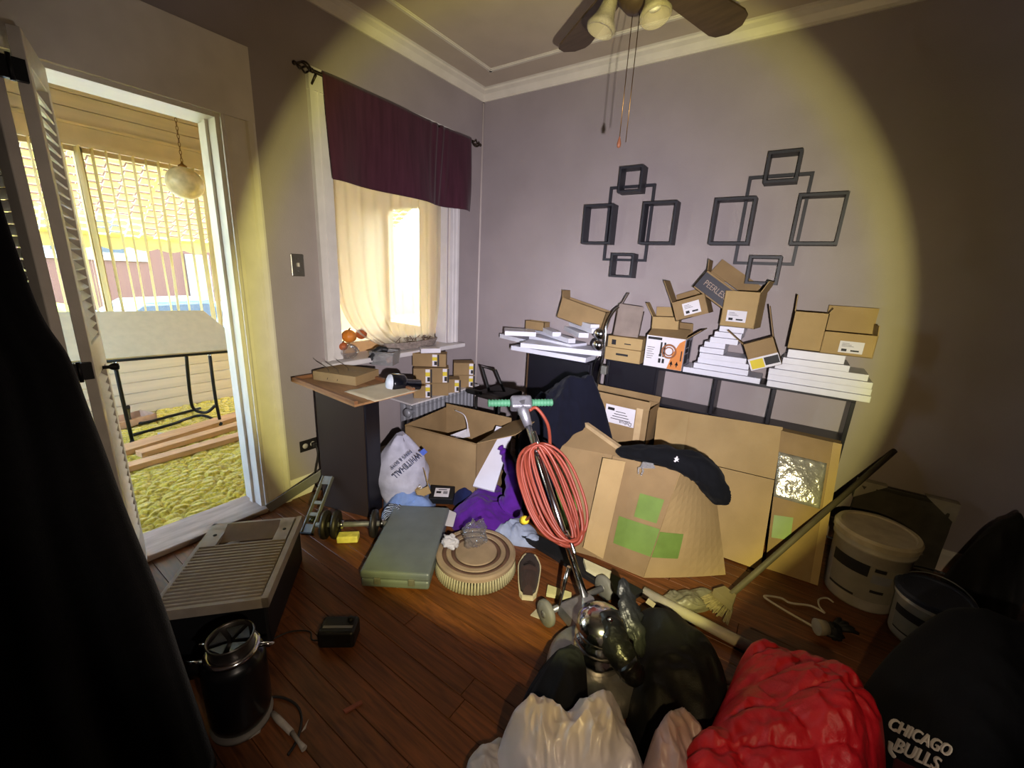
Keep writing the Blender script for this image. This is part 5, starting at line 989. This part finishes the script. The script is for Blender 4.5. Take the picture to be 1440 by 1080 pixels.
# black boards under the machine, white plank, yellow pad
q = [onz(697, 736, .02), onz(712, 733, .02), onz(905, 836, .02), onz(880, 850, .02)]; one('black_plank', MB().slab([q[0], q[3], q[2], q[1]], .022), mat('black_plank_paint', '1a1a1c', .5, var=.2), 'long black plank lying under the floor buffer', 'plank')
q = [onz(820, 790, .05), onz(859, 808, .05), onz(856, 822, .05), onz(824, 803, .05)]; one('white_plank', MB().slab([q[0], q[3], q[2], q[1]], .02), mat('cream_plank', 'c6bf9c', .5), 'short cream plank lying on the black plank', 'plank')
q = [onz(770, 827, .012), onz(803, 838, .012), onz(803, 846, .012), onz(768, 839, .012)]; one('yellow_pad', MB().slab([q[0], q[3], q[2], q[1]], .02), mat('pale_yellow_pad', 'b9b380', .7), 'pale yellow pad on the floor behind the buffer wheel', 'pad')
scrap('paper_scrap', ((746, 866), (754, 858), (764, 864), (762, 872)), 'pale torn scrap beside the buffer wheel', m_scrap, .006)
# ------------------------------------------------------------------ cartons at the back
dz = open_carton('label_front_carton', 'brown carton with white shipping label behind the navy jacket', xf((-1.28, 2.47, 0), .0), .64, .22, .68, (('f', -.35, .05), ('b', .5, .04)), m_card)
part('tape', MB().box(.56, .60, -.0015, 0, .46, .68), mat('tan_tape', 'b39a74', .5), dz); lb_ = part('label', MB().box(.36, .555, -.0025, -.001, .545, .665), m_paper, dz)
part('lettering', text_mb('Dahua', .032, xf((.50, -.0032, .563), rx=PI / 2) @ Matrix.Rotation(PI, 4, 'Z'), .0005), m_ink, dz)
ink = MB(); ink.box(.375, .42, -.0034, -.002, .63, .648)
for i in range(4): ink.box(.40 + .01 * i, .53 - .012 * i, -.0034, -.002, .575 + .017 * i, .579 + .017 * i)
part('print', ink, m_ink, dz)
FA = [Vector((-.645, 2.69, .645)), Vector((.045, 2.69, .685)), Vector((.085, 2.30, .004)), Vector((-.52, 2.28, .004))]
fl = thing('flattened_carton', 'large flattened pale carton leaning against the black shelf', 'cardboard', (FA[2] + FA[3]) / 2)
def bil(a, b, dn=0):
    t = FA[0].lerp(FA[1], a); u = FA[3].lerp(FA[2], a); return t.lerp(u, b) + Vector((0, -.87, .5)) * dn
for b0, b1, dn in ((0, .38, .004), (.385, 1, .0)):
    part('panel', MB().slab([bil(0, b0, dn), bil(0, b1, dn), bil(1, b1, dn), bil(1, b0, dn)], .008), m_card2, fl, world=True)
part('side_panel', MB().slab([bil(.0, .0, .012), bil(0, .36, .012), bil(.28, .37, .014), bil(.28, 0, .014)], .004), m_card2, fl, world=True)
BA = [Vector((.04, 2.66, .675)), Vector((.315, 2.68, .665)), Vector((.335, 2.36, .004)), Vector((.105, 2.34, .004))]
bx2 = thing('leaning_carton', 'brown carton with a foil bubble pouch on its face, leaning by the bucket', 'box', (BA[2] + BA[3]) / 2)
part('body', MB().hexa([BA[3], BA[2], BA[2] + Vector((.0, .26, 0)), BA[3] + Vector((.0, .26, 0))], [BA[0], BA[1], BA[1] + Vector((0, .065, 0)), BA[0] + Vector((0, .065, 0))]), m_card, bx2, world=True)
bn = (BA[1] - BA[0]).cross(BA[3] - BA[0]).normalized(); bn = bn if bn.y < 0 else -bn
def bl2(a, b, dn=0): return BA[0].lerp(BA[1], a).lerp(BA[3].lerp(BA[2], a), b) + bn * dn
po = MB(); po.grid([[bl2(.0 + .82 * i / 16, .16 + .33 * j / 14, .003 + .012 * math.sin(PI * i / 16) * math.sin(PI * j / 14) + .006 * noise.noise(Vector((i * .5, j * .6, 2)))) for i in range(17)] for j in range(15)]); part('bubble_pouch', po, mat('foil_pouch', 'a9a596', .22, .55, var=.15, scale=30, bump=.6, bscale=40), bx2, world=True, solid=.002)
part('corner_strip', MB().slab([bl2(.86, .0, .002), bl2(.86, 1, .002), bl2(1, 1, .002), bl2(1, 0, .002)], .003), m_card2, bx2, world=True)
part('green_tape', MB().slab([bl2(.05, .62, .002), bl2(.05, .78, .002), bl2(.4, .76, .002), bl2(.4, .6, .002)], .001), mat('green_tape', '67803a', .45, var=.1), bx2, world=True)
# big taped carton
Lb, Eb, Rb = onz(838, 784, 0), onz(905, 812, 0), onz(1020, 808, 0); Bb = Lb + Rb - Eb
Lt, Et, Rt = ond(862, 641, 2.16), ond(957, 662, 2.04), ond(1003, 672, 2.36); Bt = Lt + (Rt - Et)
bg_ = thing('taped_carton', 'big bulging brown carton with green tape in the room centre', 'box', (Lb + Eb + Rb + Bb) / 4)
w = MB()
def wall4(a, b, c, d_, nx=10, nz=10, bul=.02):
    nrm = (b - a).cross(d_ - a).normalized(); nrm = nrm if nrm.dot(-a + CAM) > 0 else -nrm
    return [[(a.lerp(b, i / nx)).lerp(d_.lerp(c, i / nx), j / nz) + nrm * bul * math.sin(PI * i / nx) * math.sin(PI * min(1, j / nz + .08)) for i in range(nx + 1)] for j in range(nz + 1)]
F1 = wall4(Lb, Eb, Et, Lt, bul=.012); F2 = wall4(Eb, Rb, Rt, Et, bul=.03)
part('side', MB().grid(F1, False), m_card, bg_, world=True, solid=.006); part('side', MB().grid(F2, False), m_card2, bg_, world=True, solid=.006)
part('side', MB().slab([Rb, Bb, Bt, Rt], .005), m_card, bg_, world=True); part('side', MB().slab([Bb, Lb, Lt, Bt], .005), m_card, bg_, world=True); part('bottom', MB().slab([Lb, Eb, Rb, Bb], .004), m_card, bg_, world=True)
pA = [onz(796, 577, .61), onz(893, 646, .52), onz(838, 784, .005), onz(806, 775, .06), onz(766, 622, .46)]
part('flap', MB().slab(pA, .005), m_card, bg_, world=True)
pF = [ond(848, 644, 2.12), ond(880, 649, 2.10), ond(848, 786, 1.87), ond(820, 770, 1.88)]; part('flap', MB().slab(pF, .004), m_card2, bg_, world=True)
dirn = (pA[1] - pA[0]).normalized(); part('edge_tape', MB().hexa([pA[0] + Vector((0, -.01, -.012)), pA[1] + Vector((0, -.012, -.012)), pA[1] + Vector((.01, .012, -.012)), pA[0] + Vector((.01, .012, -.012))], [pA[0] + Vector((0, -.01, .012)), pA[1] + Vector((0, -.012, .012)), pA[1] + Vector((.01, .012, .012)), pA[0] + Vector((.01, .012, .012))]), mat('tan_tape'), bg_, world=True)
def on_side(F, i0, i1, j0, j1, dn):
    ny, nx = len(F) - 1, len(F[0]) - 1
    def s(a, b): 
        x, y = a * nx, b * ny; i, j = min(int(x), nx - 1), min(int(y), ny - 1); fx, fy = x - i, y - j
        return F[j][i].lerp(F[j][i + 1], fx).lerp(F[j + 1][i].lerp(F[j + 1][i + 1], fx), fy)
    nrm = (F[0][1] - F[0][0]).cross(F[1][0] - F[0][0]).normalized(); nrm = nrm if nrm.dot(CAM - F[0][0]) > 0 else -nrm
    return [[s(i0 + (i1 - i0) * i / 8, j0 + (j1 - j0) * j / 6) + nrm * dn for i in range(9)] for j in range(7)]
m_gt = mat('green_tape', '67803a', .45, var=.1)
part('green_tape', MB().grid(on_side(F1, .3, .999, .20, .46, .007), False), m_gt, bg_, world=True, solid=.001); part('green_tape', MB().grid(on_side(F2, .001, .33, .20, .44, .007), False), m_gt, bg_, world=True, solid=.001); part('green_tape', MB().grid(on_side(F1, .55, .92, .5, .72, .007), False), m_gt, bg_, world=True, solid=.001)
fa, fb_, fe = pA[4].lerp(pA[1], .55).lerp(pA[3], .25), pA[2].lerp(pA[1], .45), pA[3].lerp(pA[4], .2)
part('green_tape', MB().slab([p + Vector((-.004, -.012, .004)) for p in (pA[3].lerp(pA[4], .62), pA[3].lerp(pA[4], .62).lerp(pA[2].lerp(pA[1], .55), .55), pA[3].lerp(pA[4], .2).lerp(pA[2].lerp(pA[1], .3), .5), pA[3].lerp(pA[4], .2))], -.001), m_gt, bg_, world=True)
tg = ond(905, 660, 2.05); part('hang_tag', MB().slab([tg + Vector((-.02, 0, .0)), tg + Vector((.05, .03, .01)), tg + Vector((.035, .03, .035)), tg + Vector((-.01, .0, .04))], .002).tube([tg + Vector((-.022, -.004, -.03)), tg + Vector((-.025, -.004, 0)), tg + Vector((-.01, 0, .012)), tg + Vector((.0, 0, -.01)), tg + Vector((-.008, 0, -.035))], .005, 8), m_clear2, bg_, world=True)
# navy jacket mass and black hoodie
pth = [ond(u, v, h) for u, v, h in ((735, 690, 2.2), (752, 640, 2.28), (762, 600, 2.36), (772, 560, 2.42))]
def limb(path, rad, seed, n=26, k=10, flat=(1, 1), wr=.25):
    P_ = smooth_path(path, k); m_ = len(P_); rows = []; up = Vector((0, 0, 1))
    for i, p in enumerate(P_):
        t = (P_[min(i + 1, m_ - 1)] - P_[max(i - 1, 0)]).normalized(); x = t.cross(up).normalized(); y = x.cross(t); f = i / (m_ - 1); rr = np.interp(f * (len(rad) - 1), range(len(rad)), rad); cap = max(.05, min(1, f * 14, (1 - f) * 14) ** .5)
        rows.append([p + (x * math.cos(a) * flat[0] + y * math.sin(a) * flat[1]) * rr * cap * (1 + wr * (ridge(f * 5 + .4 * math.sin(a), math.cos(a), 1.7, seed) - .5) + .1 * noise.noise(Vector((f * 14, math.cos(a) * 2, math.sin(a) * 2 + seed)))) for a in [2 * PI * j / n for j in range(n)]])
    mb = MB(); mb.grid(rows, True, True); return mb
m_nav2 = cloth('dark_navy_fleece', '0d0e1a', .95, .05)
one('navy_jacket', heap([(-1.42, 2.12), (-1.15, 1.98), (-.88, 2.08), (-.72, 2.26), (-.78, 2.42), (-1.1, 2.44), (-1.4, 2.40)], .84, .12, 5.5, 31, 0.0, power=3.2, n=40, m=110), m_nav2, 'dark navy jacket heaped behind the taped carton', 'jacket')
hd_ = thing('black_hoodie', 'black hoodie with small white emblem draped over the taped carton', 'hoodie', ond(950, 650, 2.1))
part('garment', limb([ond(866, 634, 2.22), ond(900, 637, 2.16), ond(945, 643, 2.10), ond(985, 660, 2.10), ond(1006, 685, 2.10), ond(1012, 706, 2.12)], [.03, .055, .07, .085, .075, .05], 5, 36, 14, (1.0, .75), .22), cloth('black_cotton', '0d0e12', .9, .02), hd_, world=True)
ep = ond(951, 646, 2.005); EM = frame(ep, RT, UP); part('emblem', MB().prism([(-.012, -.008), (-.004, -.002), (-.010, .006), (-.002, .008), (.004, .016), (.008, .010), (.004, .004), (.014, .002), (.006, -.003), (.012, -.012), (.002, -.007), (-.006, -.014)], -.004, .001, EM), m_paper, hd_, world=True)
# ------------------------------------------------------------------ right side
# broom leaning on the wall
b0_, b1_ = onz(1010, 852, .05), ony(1258, 634, 2.93); bm2 = thing('broom', 'worn broom leaning across the buckets to the back wall', 'broom', b0_)
part('handle', MB().tube([b0_ + (b1_ - b0_) * .06, b1_], .0135, 12), mat('grey_wood_handle', '4c4439', .6, var=.2, scale=8), bm2, world=True)
ax_ = (b1_ - b0_).normalized(); sx2 = ax_.cross(Vector((0, 0, 1))).normalized()
part('head', MB().hexa([b0_ - sx2 * .05 + ax_ * .02, b0_ + sx2 * .05 + ax_ * .02, b0_ + sx2 * .05 + ax_ * .02 + Vector((0, .025, .02)), b0_ - sx2 * .05 + ax_ * .02 + Vector((0, .025, .02))], [p + ax_ * .07 for p in (b0_ - sx2 * .03, b0_ + sx2 * .03, b0_ + sx2 * .03 + Vector((0, .02, .02)), b0_ - sx2 * .03 + Vector((0, .02, .02)))]), mat('broom_block', '675c48', .6), bm2, world=True)
w = MB(); rng = random.Random(8)
for i in range(70):
    a = rng.uniform(-1, 1); p = b0_ + sx2 * .05 * a + ax_ * .03 + Vector((0, rng.uniform(0, .025), 0)); q = p - ax_ * .075 + sx2 * (.03 * a + rng.uniform(-.008, .008)); q.z = max(.004, q.z); w.tube([p, q], .0022, 4)
o = part('bristles', w, mat('broom_straw', '80745a', .8, var=.3, scale=50), bm2, world=True); o['kind'] = 'stuff'
# white bucket with label
def bucket(name, label, c, r0, r1, h, M_lab, lidm):
    t = thing(name, label, 'bucket', c); m_bk = mat('bucket_white_plastic', '9a9284', .5, var=.1)
    part('body', MB().lathe([(.001, .004), (r0, 0), (r0 + .004, .01), (r1, h * .80), (r1 + .007, h * .81), (r1 + .007, h * .84), (r1 + .002, h * .85), (r1 + .008, h * .90), (r1 + .004, h * .93)], 48), m_bk, t)
    part('lid', MB().lathe([(r1 + .012, h * .90), (r1 + .014, h * .965), (r1 + .006, h), (r1 - .01, h), (r1 - .014, h * .98), (.001, h * .975)], 48, smooth=False), lidm, t)
    w = MB(); w.grid([[Vector(((r0 + (r1 - r0) * zz / (h * .8) + .003) * math.cos(a), (r0 + (r1 - r0) * zz / (h * .8) + .003) * math.sin(a), zz)) for a in [M_lab - .95 + 1.9 * i / 20 for i in range(21)]] for zz in (h * .16, h * .40, h * .66)]); part('label', w, mat('bucket_label_cream', '7d776a', .6, var=.08), t)
    def band(a0, a1, z0, z1, mm, nm_):
        w = MB(); w.grid([[Vector(((r0 + (r1 - r0) * zz / (h * .8) + .0045) * math.cos(a), (r0 + (r1 - r0) * zz / (h * .8) + .0045) * math.sin(a), zz)) for a in [M_lab + a0 + (a1 - a0) * i / 12 for i in range(13)]] for zz in (h * z0, h * z1)]); part(nm_, w, mm, t)
    band(-.95, .1, .5, .66, m_ink, 'label_band'); band(.22, .5, .6, .65, m_ink, 'label_print'); band(.2, .7, .44, .56, mat('ink_grey', '75757a', .6), 'label_picture'); band(.25, .6, .3, .34, m_ink, 'label_print'); band(-.9, -.1, .17, .2, m_ink, 'label_print')
    part('handle', MB().tube([((r1 + .012) * math.cos(a) , (r1 + .012) * math.sin(a), h * .86 - .10 * math.sin((a - .2) ) ** 2 * 0 + .05 * math.sin(a - M_lab - PI / 2)) for a in [M_lab + PI / 2 + PI * i / 20 for i in range(21)]], .003, 6), m_steel, t)
    return t
bkc = Vector((.50, 2.43, 0)); la_ = math.atan2(-bkc.y, -bkc.x)
bucket('plastic_bucket', 'white lidded plastic bucket with dark label band near the wall', bkc, .135, .150, .37, la_, mat('bucket_lid_cream', 'a89c86', .5, var=.15, scale=14))
b2 = Vector((.70, 2.255, 0)); la2 = math.atan2(-b2.y, -b2.x); bucket('plastic_tub', 'shorter plastic tub with dark blue lid beside the white bucket', b2, .105, .118, .235, la2, mat('lid_dark_blue', '2a2f3d', .5))
# dark picture board with white corner protectors behind the buckets
fp = [ony(u, v, 2.86) for u, v in ((1212, 690), (1345, 698), (1330, 800), (1200, 780))]; fz = thing('wrapped_picture', 'dark wrapped picture with white corner protectors against the back wall', 'picture', ((fp[2].x + fp[3].x) / 2, 2.87, 0))
x0, x1 = fp[0].x - .02, fp[1].x + .02; zt = (fp[0].z + fp[1].z) / 2
part('panel', MB().bbox(x0, x1, 2.87, 2.90, .003, zt, .004), mat('wrapped_dark_panel', '33302a', .5, var=.15), fz, world=True)
for xx, s_ in ((x0, 1), (x1, -1)): part('corner_protector', MB().prism([(xx - s_ * .008, zt + .008), (xx + s_ * .12, zt + .008), (xx - s_ * .008, zt - .10)], 2.862, 2.908, axis='y'), mat('foam_white', '8f897c', .7), fz, world=True)
part('wrap_sheet', MB().grid([[Vector((x0 + (x1 - x0) * i / 14, 2.866 - .01 * abs(noise.noise(Vector((i * .5, j * .7, 1)))), .01 + (zt - .03) * j / 8)) for i in range(15)] for j in range(9)]), mat('smoky_wrap', '4a463e', .3, var=.2), fz, world=True)
pile('dark_bag', ((1310, 840), (1345, 815), (1410, 815), (1438, 850), (1405, 885), (1345, 880)), .05, .5, cloth('dark_bag_nylon', '15130f', .6), 'dark bag slumped in the right corner behind the tub', 'bag', fold=.06, fs=5, seed=41)
# white hanger on the floor
H = [onz(u, v, .012) for u, v in ((1077, 838), (1098, 841), (1112, 848), (1140, 852), (1160, 862))]; hg = thing('clothes_hanger', 'white plastic clothes hanger lying on the dark floor', 'hanger', H[0]); m_hg = mat('hanger_white', 'b3aba0', .5)
part('arm', MB().tube(smooth_path([onz(1156, 888, .012), onz(1110, 862, .012), onz(1078, 842, .012), onz(1077, 838, .014)] + H[1:], 6), .005, 8), m_hg, hg, world=True)
part('hook', MB().tube(smooth_path([onz(1160, 862, .012), onz(1152, 852, .014), onz(1152, 843, .016), onz(1163, 841, .018), onz(1172, 847, .018)], 6), .004, 8), m_hg, hg, world=True)
gb = thing('black_glove', 'black work glove lying beside the hanger', 'glove', onz(1172, 880, 0)); gp = onz(1170, 888, .02); part('palm', blobbag((gp.x, gp.y, .024), .042, (1, 1.2, .5), 33, 24), mat('glove_black', '141311', .6), gb, world=True)
for i in range(4): a = .4 + .28 * i; q = gp + Vector((.03 * math.cos(a), .03 * math.sin(a), .02)); part('finger', MB().tube([q, q + Vector((.04 * math.cos(a), .04 * math.sin(a), .004)), q + Vector((.068 * math.cos(a), .068 * math.sin(a), -.006))], [.011, .0105, .006], 8), mat('glove_black'), gb, world=True)
part('cuff', MB().tube([gp + Vector((-.025, -.02, .02)), gp + Vector((-.06, -.04, .02))], [.03, .034], 14), mat('glove_cuff', '8a8274', .7), gb, world=True)
# pipe and grey wrapping on the floor
p0, p1_ = onz(905, 832, .025), onz(1110, 940, .025); one('plastic_pipe', MB().tube([p0, p1_], .024, 18), mat('grey_pvc', 'a49c90', .45, var=.08), 'pale grey plastic pipe lying past the duffel bag', 'pipe')
pile('grey_wrapping', ((930, 838), (960, 828), (1005, 832), (1000, 850), (965, 856), (940, 850)), .03, .07, mat('grey_wrap_film', '6f6a5c', .4, var=.2, bump=.3, bscale=40), 'crumpled grey wrapping before the taped carton', 'wrapping', fold=.05, fs=9, seed=44)
# ------------------------------------------------------------------ bags and clothes in the foreground
m_nyl = mat('black_nylon', '0c0c0e', .55, var=.15, scale=30, bump=.15, bscale=300, spec=.3)
df = thing('duffel_bag', 'black duffel bag lying behind the white shirt', 'bag', (-.17, 1.25, 0))
part('body', heap([(-.33, 1.50), (-.20, 1.54), (-.06, 1.48), (.03, 1.36), (.055, 1.22), (.02, 1.08), (-.10, 1.02), (-.20, 1.08), (-.25, 1.22), (-.29, 1.38)], .25, .045, 4.5, 51, 0, power=3.0, n=34, m=96, wob=.02), m_nyl, df, world=True)
tgp = ond(915, 848, 1.44); part('tag', MB().bbox(-.018, .018, -.010, .010, -.001, .002, .001, frame(tgp, RT * .8 - UP * .55, RT * .5 + UP * .85), 1), mat('woven_tag', '8d8464', .6), df, world=True)
m_strap = mat('mauve_strap_webbing', '6b5650', .8, var=.1, bump=.2, bscale=300)
def ribbon(path, wdir, wd, k=8):
    P_ = smooth_path(path, k); W_ = Vector(wdir).normalized() * wd / 2; return MB().grid([[p - W_, p + W_] for p in P_])
part('strap', ribbon([ond(952, 872, 1.50), ond(962, 872, 1.48), ond(975, 905, 1.44), ond(985, 940, 1.40), ond(1012, 955, 1.42), ond(1035, 960, 1.44)], (.6, -.5, .1), .038), m_strap, df, world=True, solid=.003)
part('strap', ribbon([ond(962, 880, 1.47), ond(988, 930, 1.40), ond(1000, 970, 1.34), ond(1015, 995, 1.32)], (.8, .2, .0), .036), m_strap, df, world=True, solid=.003)
# black leather glove and boot draped on the buffer
m_lea = mat('black_leather', '0e0e10', .32, var=.15, spec=.5, bump=.25, bscale=60)
lg = thing('leather_boot', 'glossy black leather boot lying across the floor buffer', 'boot', ond(865, 900, 1.25))
bp = [ond(853, 858, 1.29), ond(858, 880, 1.25), ond(868, 910, 1.20), ond(882, 934, 1.17), ond(889, 944, 1.165)]
part('shaft', limb(bp, [.030, .046, .050, .044, .034], 61, 28, 9, (1, 1), .10), m_lea, lg, world=True); part('heel_cap', limb([ond(880, 930, 1.155), ond(890, 946, 1.15), ond(896, 952, 1.155)], [.036, .04, .03], 62, 20, 6, (1, 1), .05), m_lea, lg, world=True)
sc = ond(858, 872, 1.19); part('snap', MB().lathe([(.009, 0), (.009, .003), (.005, .006), (.001, .006)], 14, frame(sc, RT, UP)), m_chrome, lg, world=True)
one('leather_scarf', limb([ond(876, 812, 1.42), ond(880, 838, 1.38), ond(888, 865, 1.34), ond(897, 895, 1.30), ond(903, 925, 1.28)], [.012, .03, .042, .032, .010], 66, 28, 9, (1.0, .45), .5), mat('worn_black_leather', '1e1f21', .4, var=.3, bump=.4, bscale=40), 'crumpled black leather strip hanging beside the boot', 'leather strip')
# charcoal cloth, sneaker, shirts
m_char = cloth('charcoal_cloth', '15171f', .85, .0)
one('charcoal_trousers', heap([(-.53, .94), (-.50, 1.03), (-.43, 1.09), (-.35, 1.07), (-.30, .98), (-.33, .88), (-.42, .84), (-.50, .87)], .30, .09, 6, 71, 0, power=2.6, n=40, m=110, crush=.9), m_char, 'charcoal trousers heaped in front of the buffer', 'clothing')
s2 = thing('black_shoe', 'scuffed black shoe on the floor by the charcoal trousers', 'shoe', xf(onz(733, 1058, 0), 1.25)); w = MB(); R = shoe_rows(.095, 1.05); w.grid(R, True, True); w.add([sum(R[0], Vector()) / 20] + R[0], [(0, j + 1, (j + 1) % 20 + 1) for j in range(20)]); w.add([sum(R[-1], Vector()) / 20] + R[-1], [(0, j + 1, (j + 1) % 20 + 1) for j in range(20)]); part('upper', w, m_lea, s2); part('sole', MB().prism([(a, b) for a, b in ol] + [(a, -b) for a, b in ol[::-1]], 0, .022), mat('shoe_sole_black', '17171a', .6), s2)
for i in range(4): part('lace', MB().tube([(.10 + .026 * i, -.028, .095 - .014 * i), (.105 + .026 * i, 0, .104 - .014 * i), (.10 + .026 * i, .028, .095 - .014 * i)], .003, 6), cloth('lace_dark', '241c1b'), s2)
rp2 = ond(770, 1001, 1.02); w = MB(); rng = random.Random(2)
for i in range(26): d_ = Vector((rng.gauss(0, 1), rng.gauss(0, 1), rng.gauss(0, 1))).normalized(); w.tube([rp2, rp2 + d_ * .008, rp2 + d_ * .016 + Vector((0, 0, -.006))], .0018, 4)
one('red_tassel', w, mat('red_yarn', 'b0283a', .8), 'small red yarn tassel at the edge of the charcoal trousers', 'tassel')
# shirts
one('satin_shirt', heap([(-.48, .72), (-.43, .86), (-.35, .98), (-.25, 1.04), (-.14, 1.01), (-.08, .93), (-.07, .82), (-.13, .7), (-.3, .64)], .40, .13, 5.2, 75, 0, (1.5, .8), .5, 2.4, 60, 170, .05, .9), mat('white_satin', 'cfc9d2', .3, var=.06, sheen=.05, spec=.5), 'white satin shirt crumpled over the clothes at the bottom edge', 'shirt')
one('pink_shirt', heap([(-.10, .78), (-.12, .93), (-.09, 1.05), (-.02, 1.09), (.045, 1.03), (.06, .88), (.02, .76)], .36, .08, 6, 77, 0, (1.4, .8), .9, 2.8, 40, 110, .04, .6), mat('dusty_pink_satin', '9b8080', .4, var=.08, sheen=.05), 'dusty pink satin top bulging beside the white shirt', 'shirt')
one('maroon_cloth', heap([(-.34, .60), (-.30, .68), (-.2, .71), (-.12, .66), (-.14, .56), (-.26, .54)], .24, .05, 9, 79), cloth('maroon_velour', '5a0d22', .8, .05), 'dark maroon cloth under the white satin shirt', 'clothing')
one('grey_white_cloth', heap([(-.56, .70), (-.53, .78), (-.47, .80), (-.40, .74), (-.42, .64), (-.5, .62)], .14, .06, 8, 83), cloth('white_cotton', 'a9a4a6', .7, .03), 'white cotton cloth at the bottom edge below the shoe', 'clothing')
# red quilted jacket
def quilt(outline, h, seed):
    mb = heap(outline, h, .0, 4, seed, 0, power=3.4, n=90, m=260, wob=.03)
    for p in mb.v:
        if p.z > .02:
            wx, wy = .022 * noise.noise(Vector((p.x * 7, p.y * 7, 1))), .022 * noise.noise(Vector((p.x * 7, p.y * 7, 5))); a = ((p.x + wx) * .86 + (p.y + wy) * .50) / .135; b = (-(p.x + wx) * .45 + (p.y + wy) * .9) / .115
            fa, fb2 = abs(a - round(a)), abs(b - round(b)); k = min(1, p.z / .1)
            puff = math.sin(PI / 2 * min(1, fa * 2.6)) ** .7 * math.sin(PI / 2 * min(1, fb2 * 2.6)) ** .7; p.z += k * (.026 * puff - .013 + .010 * (ridge(p.x + wx, p.y, 16, seed) - .5) + .008 * (ridge(p.x + wy, p.y + wx, 34, seed + 2) - .5))
    return mb
rq = quilt([(-.07, .86), (-.03, 1.02), (.02, 1.2), (.05, 1.38), (.16, 1.47), (.33, 1.42), (.40, 1.28), (.40, 1.05), (.34, .85), (.14, .78)], .52, 91)
one('red_puffer_jacket', rq, mat('red_quilted_nylon', 'a3121d', .5, var=.12, scale=12, spec=.35, bump=.15, bscale=120), 'bright red quilted puffer jacket in the foreground', 'jacket')
# black team jacket with lettering
jk = thing('black_jacket', 'black jacket lettered CHICAGO BULLS in the lower right corner', 'jacket', (.62, 1.25, 0)); m_jk = mat('black_jacket_fabric', '08080a', .85, var=.2, scale=14, bump=.15, bscale=200, spec=.15)
jb = heap([(.40, 1.0), (.36, 1.25), (.35, 1.42), (.41, 1.53), (.60, 1.60), (.85, 1.56), (1.02, 1.40), (1.05, 1.2), (.95, .95), (.65, .85)], .72, .05, 4, 95, 0, power=3.4, n=44, m=130, wob=.03)
part('body', jb, m_jk, jk, world=True)
from mathutils.bvhtree import BVHTree
bv = BVHTree.FromPolygons(jb.v, jb.f)
def sewn(mb):
    """lay applique flat on the jacket's surface"""
    for i_, q_ in enumerate(mb.v):
        d_ = (q_ - CAM).normalized(); hit = bv.ray_cast(CAM, d_); front = (JM.inverted() @ q_).z > 0
        if hit[0] is not None: mb.v[i_] = hit[0] - d_ * (.006 if front else .001)
    return mb
jt = ond(1290, 1046, 1.17); JM = frame(jt, RT * .90 - UP * .42, RT * .42 + UP * .9); m_let = mat('cream_applique', 'cfc6b4', .6)
part('lettering', sewn(text_mb('CHICAGO', .037, JM @ xf((.0, .015, .0)), .002, .0003, .9)), m_let, jk, world=True); part('lettering', sewn(text_mb('BULLS', .041, JM @ xf((.01, -.023, .0)), .002, .0003, 1.0)), m_let, jk, world=True)
part('emblem', sewn(MB().tube(smooth_path([JM @ Vector(p) for p in ((-.055, -.022, 0), (-.050, -.038, 0), (-.036, -.047, 0))], 6), .0045, 8)), m_let, jk, world=True); part('emblem', sewn(MB().prism([(-.03, -.050), (.04, -.052), (.03, -.085), (-.02, -.085)], -.004, .001, JM)), mat('emblem_dark_red', '3d060c', .7), jk, world=True)
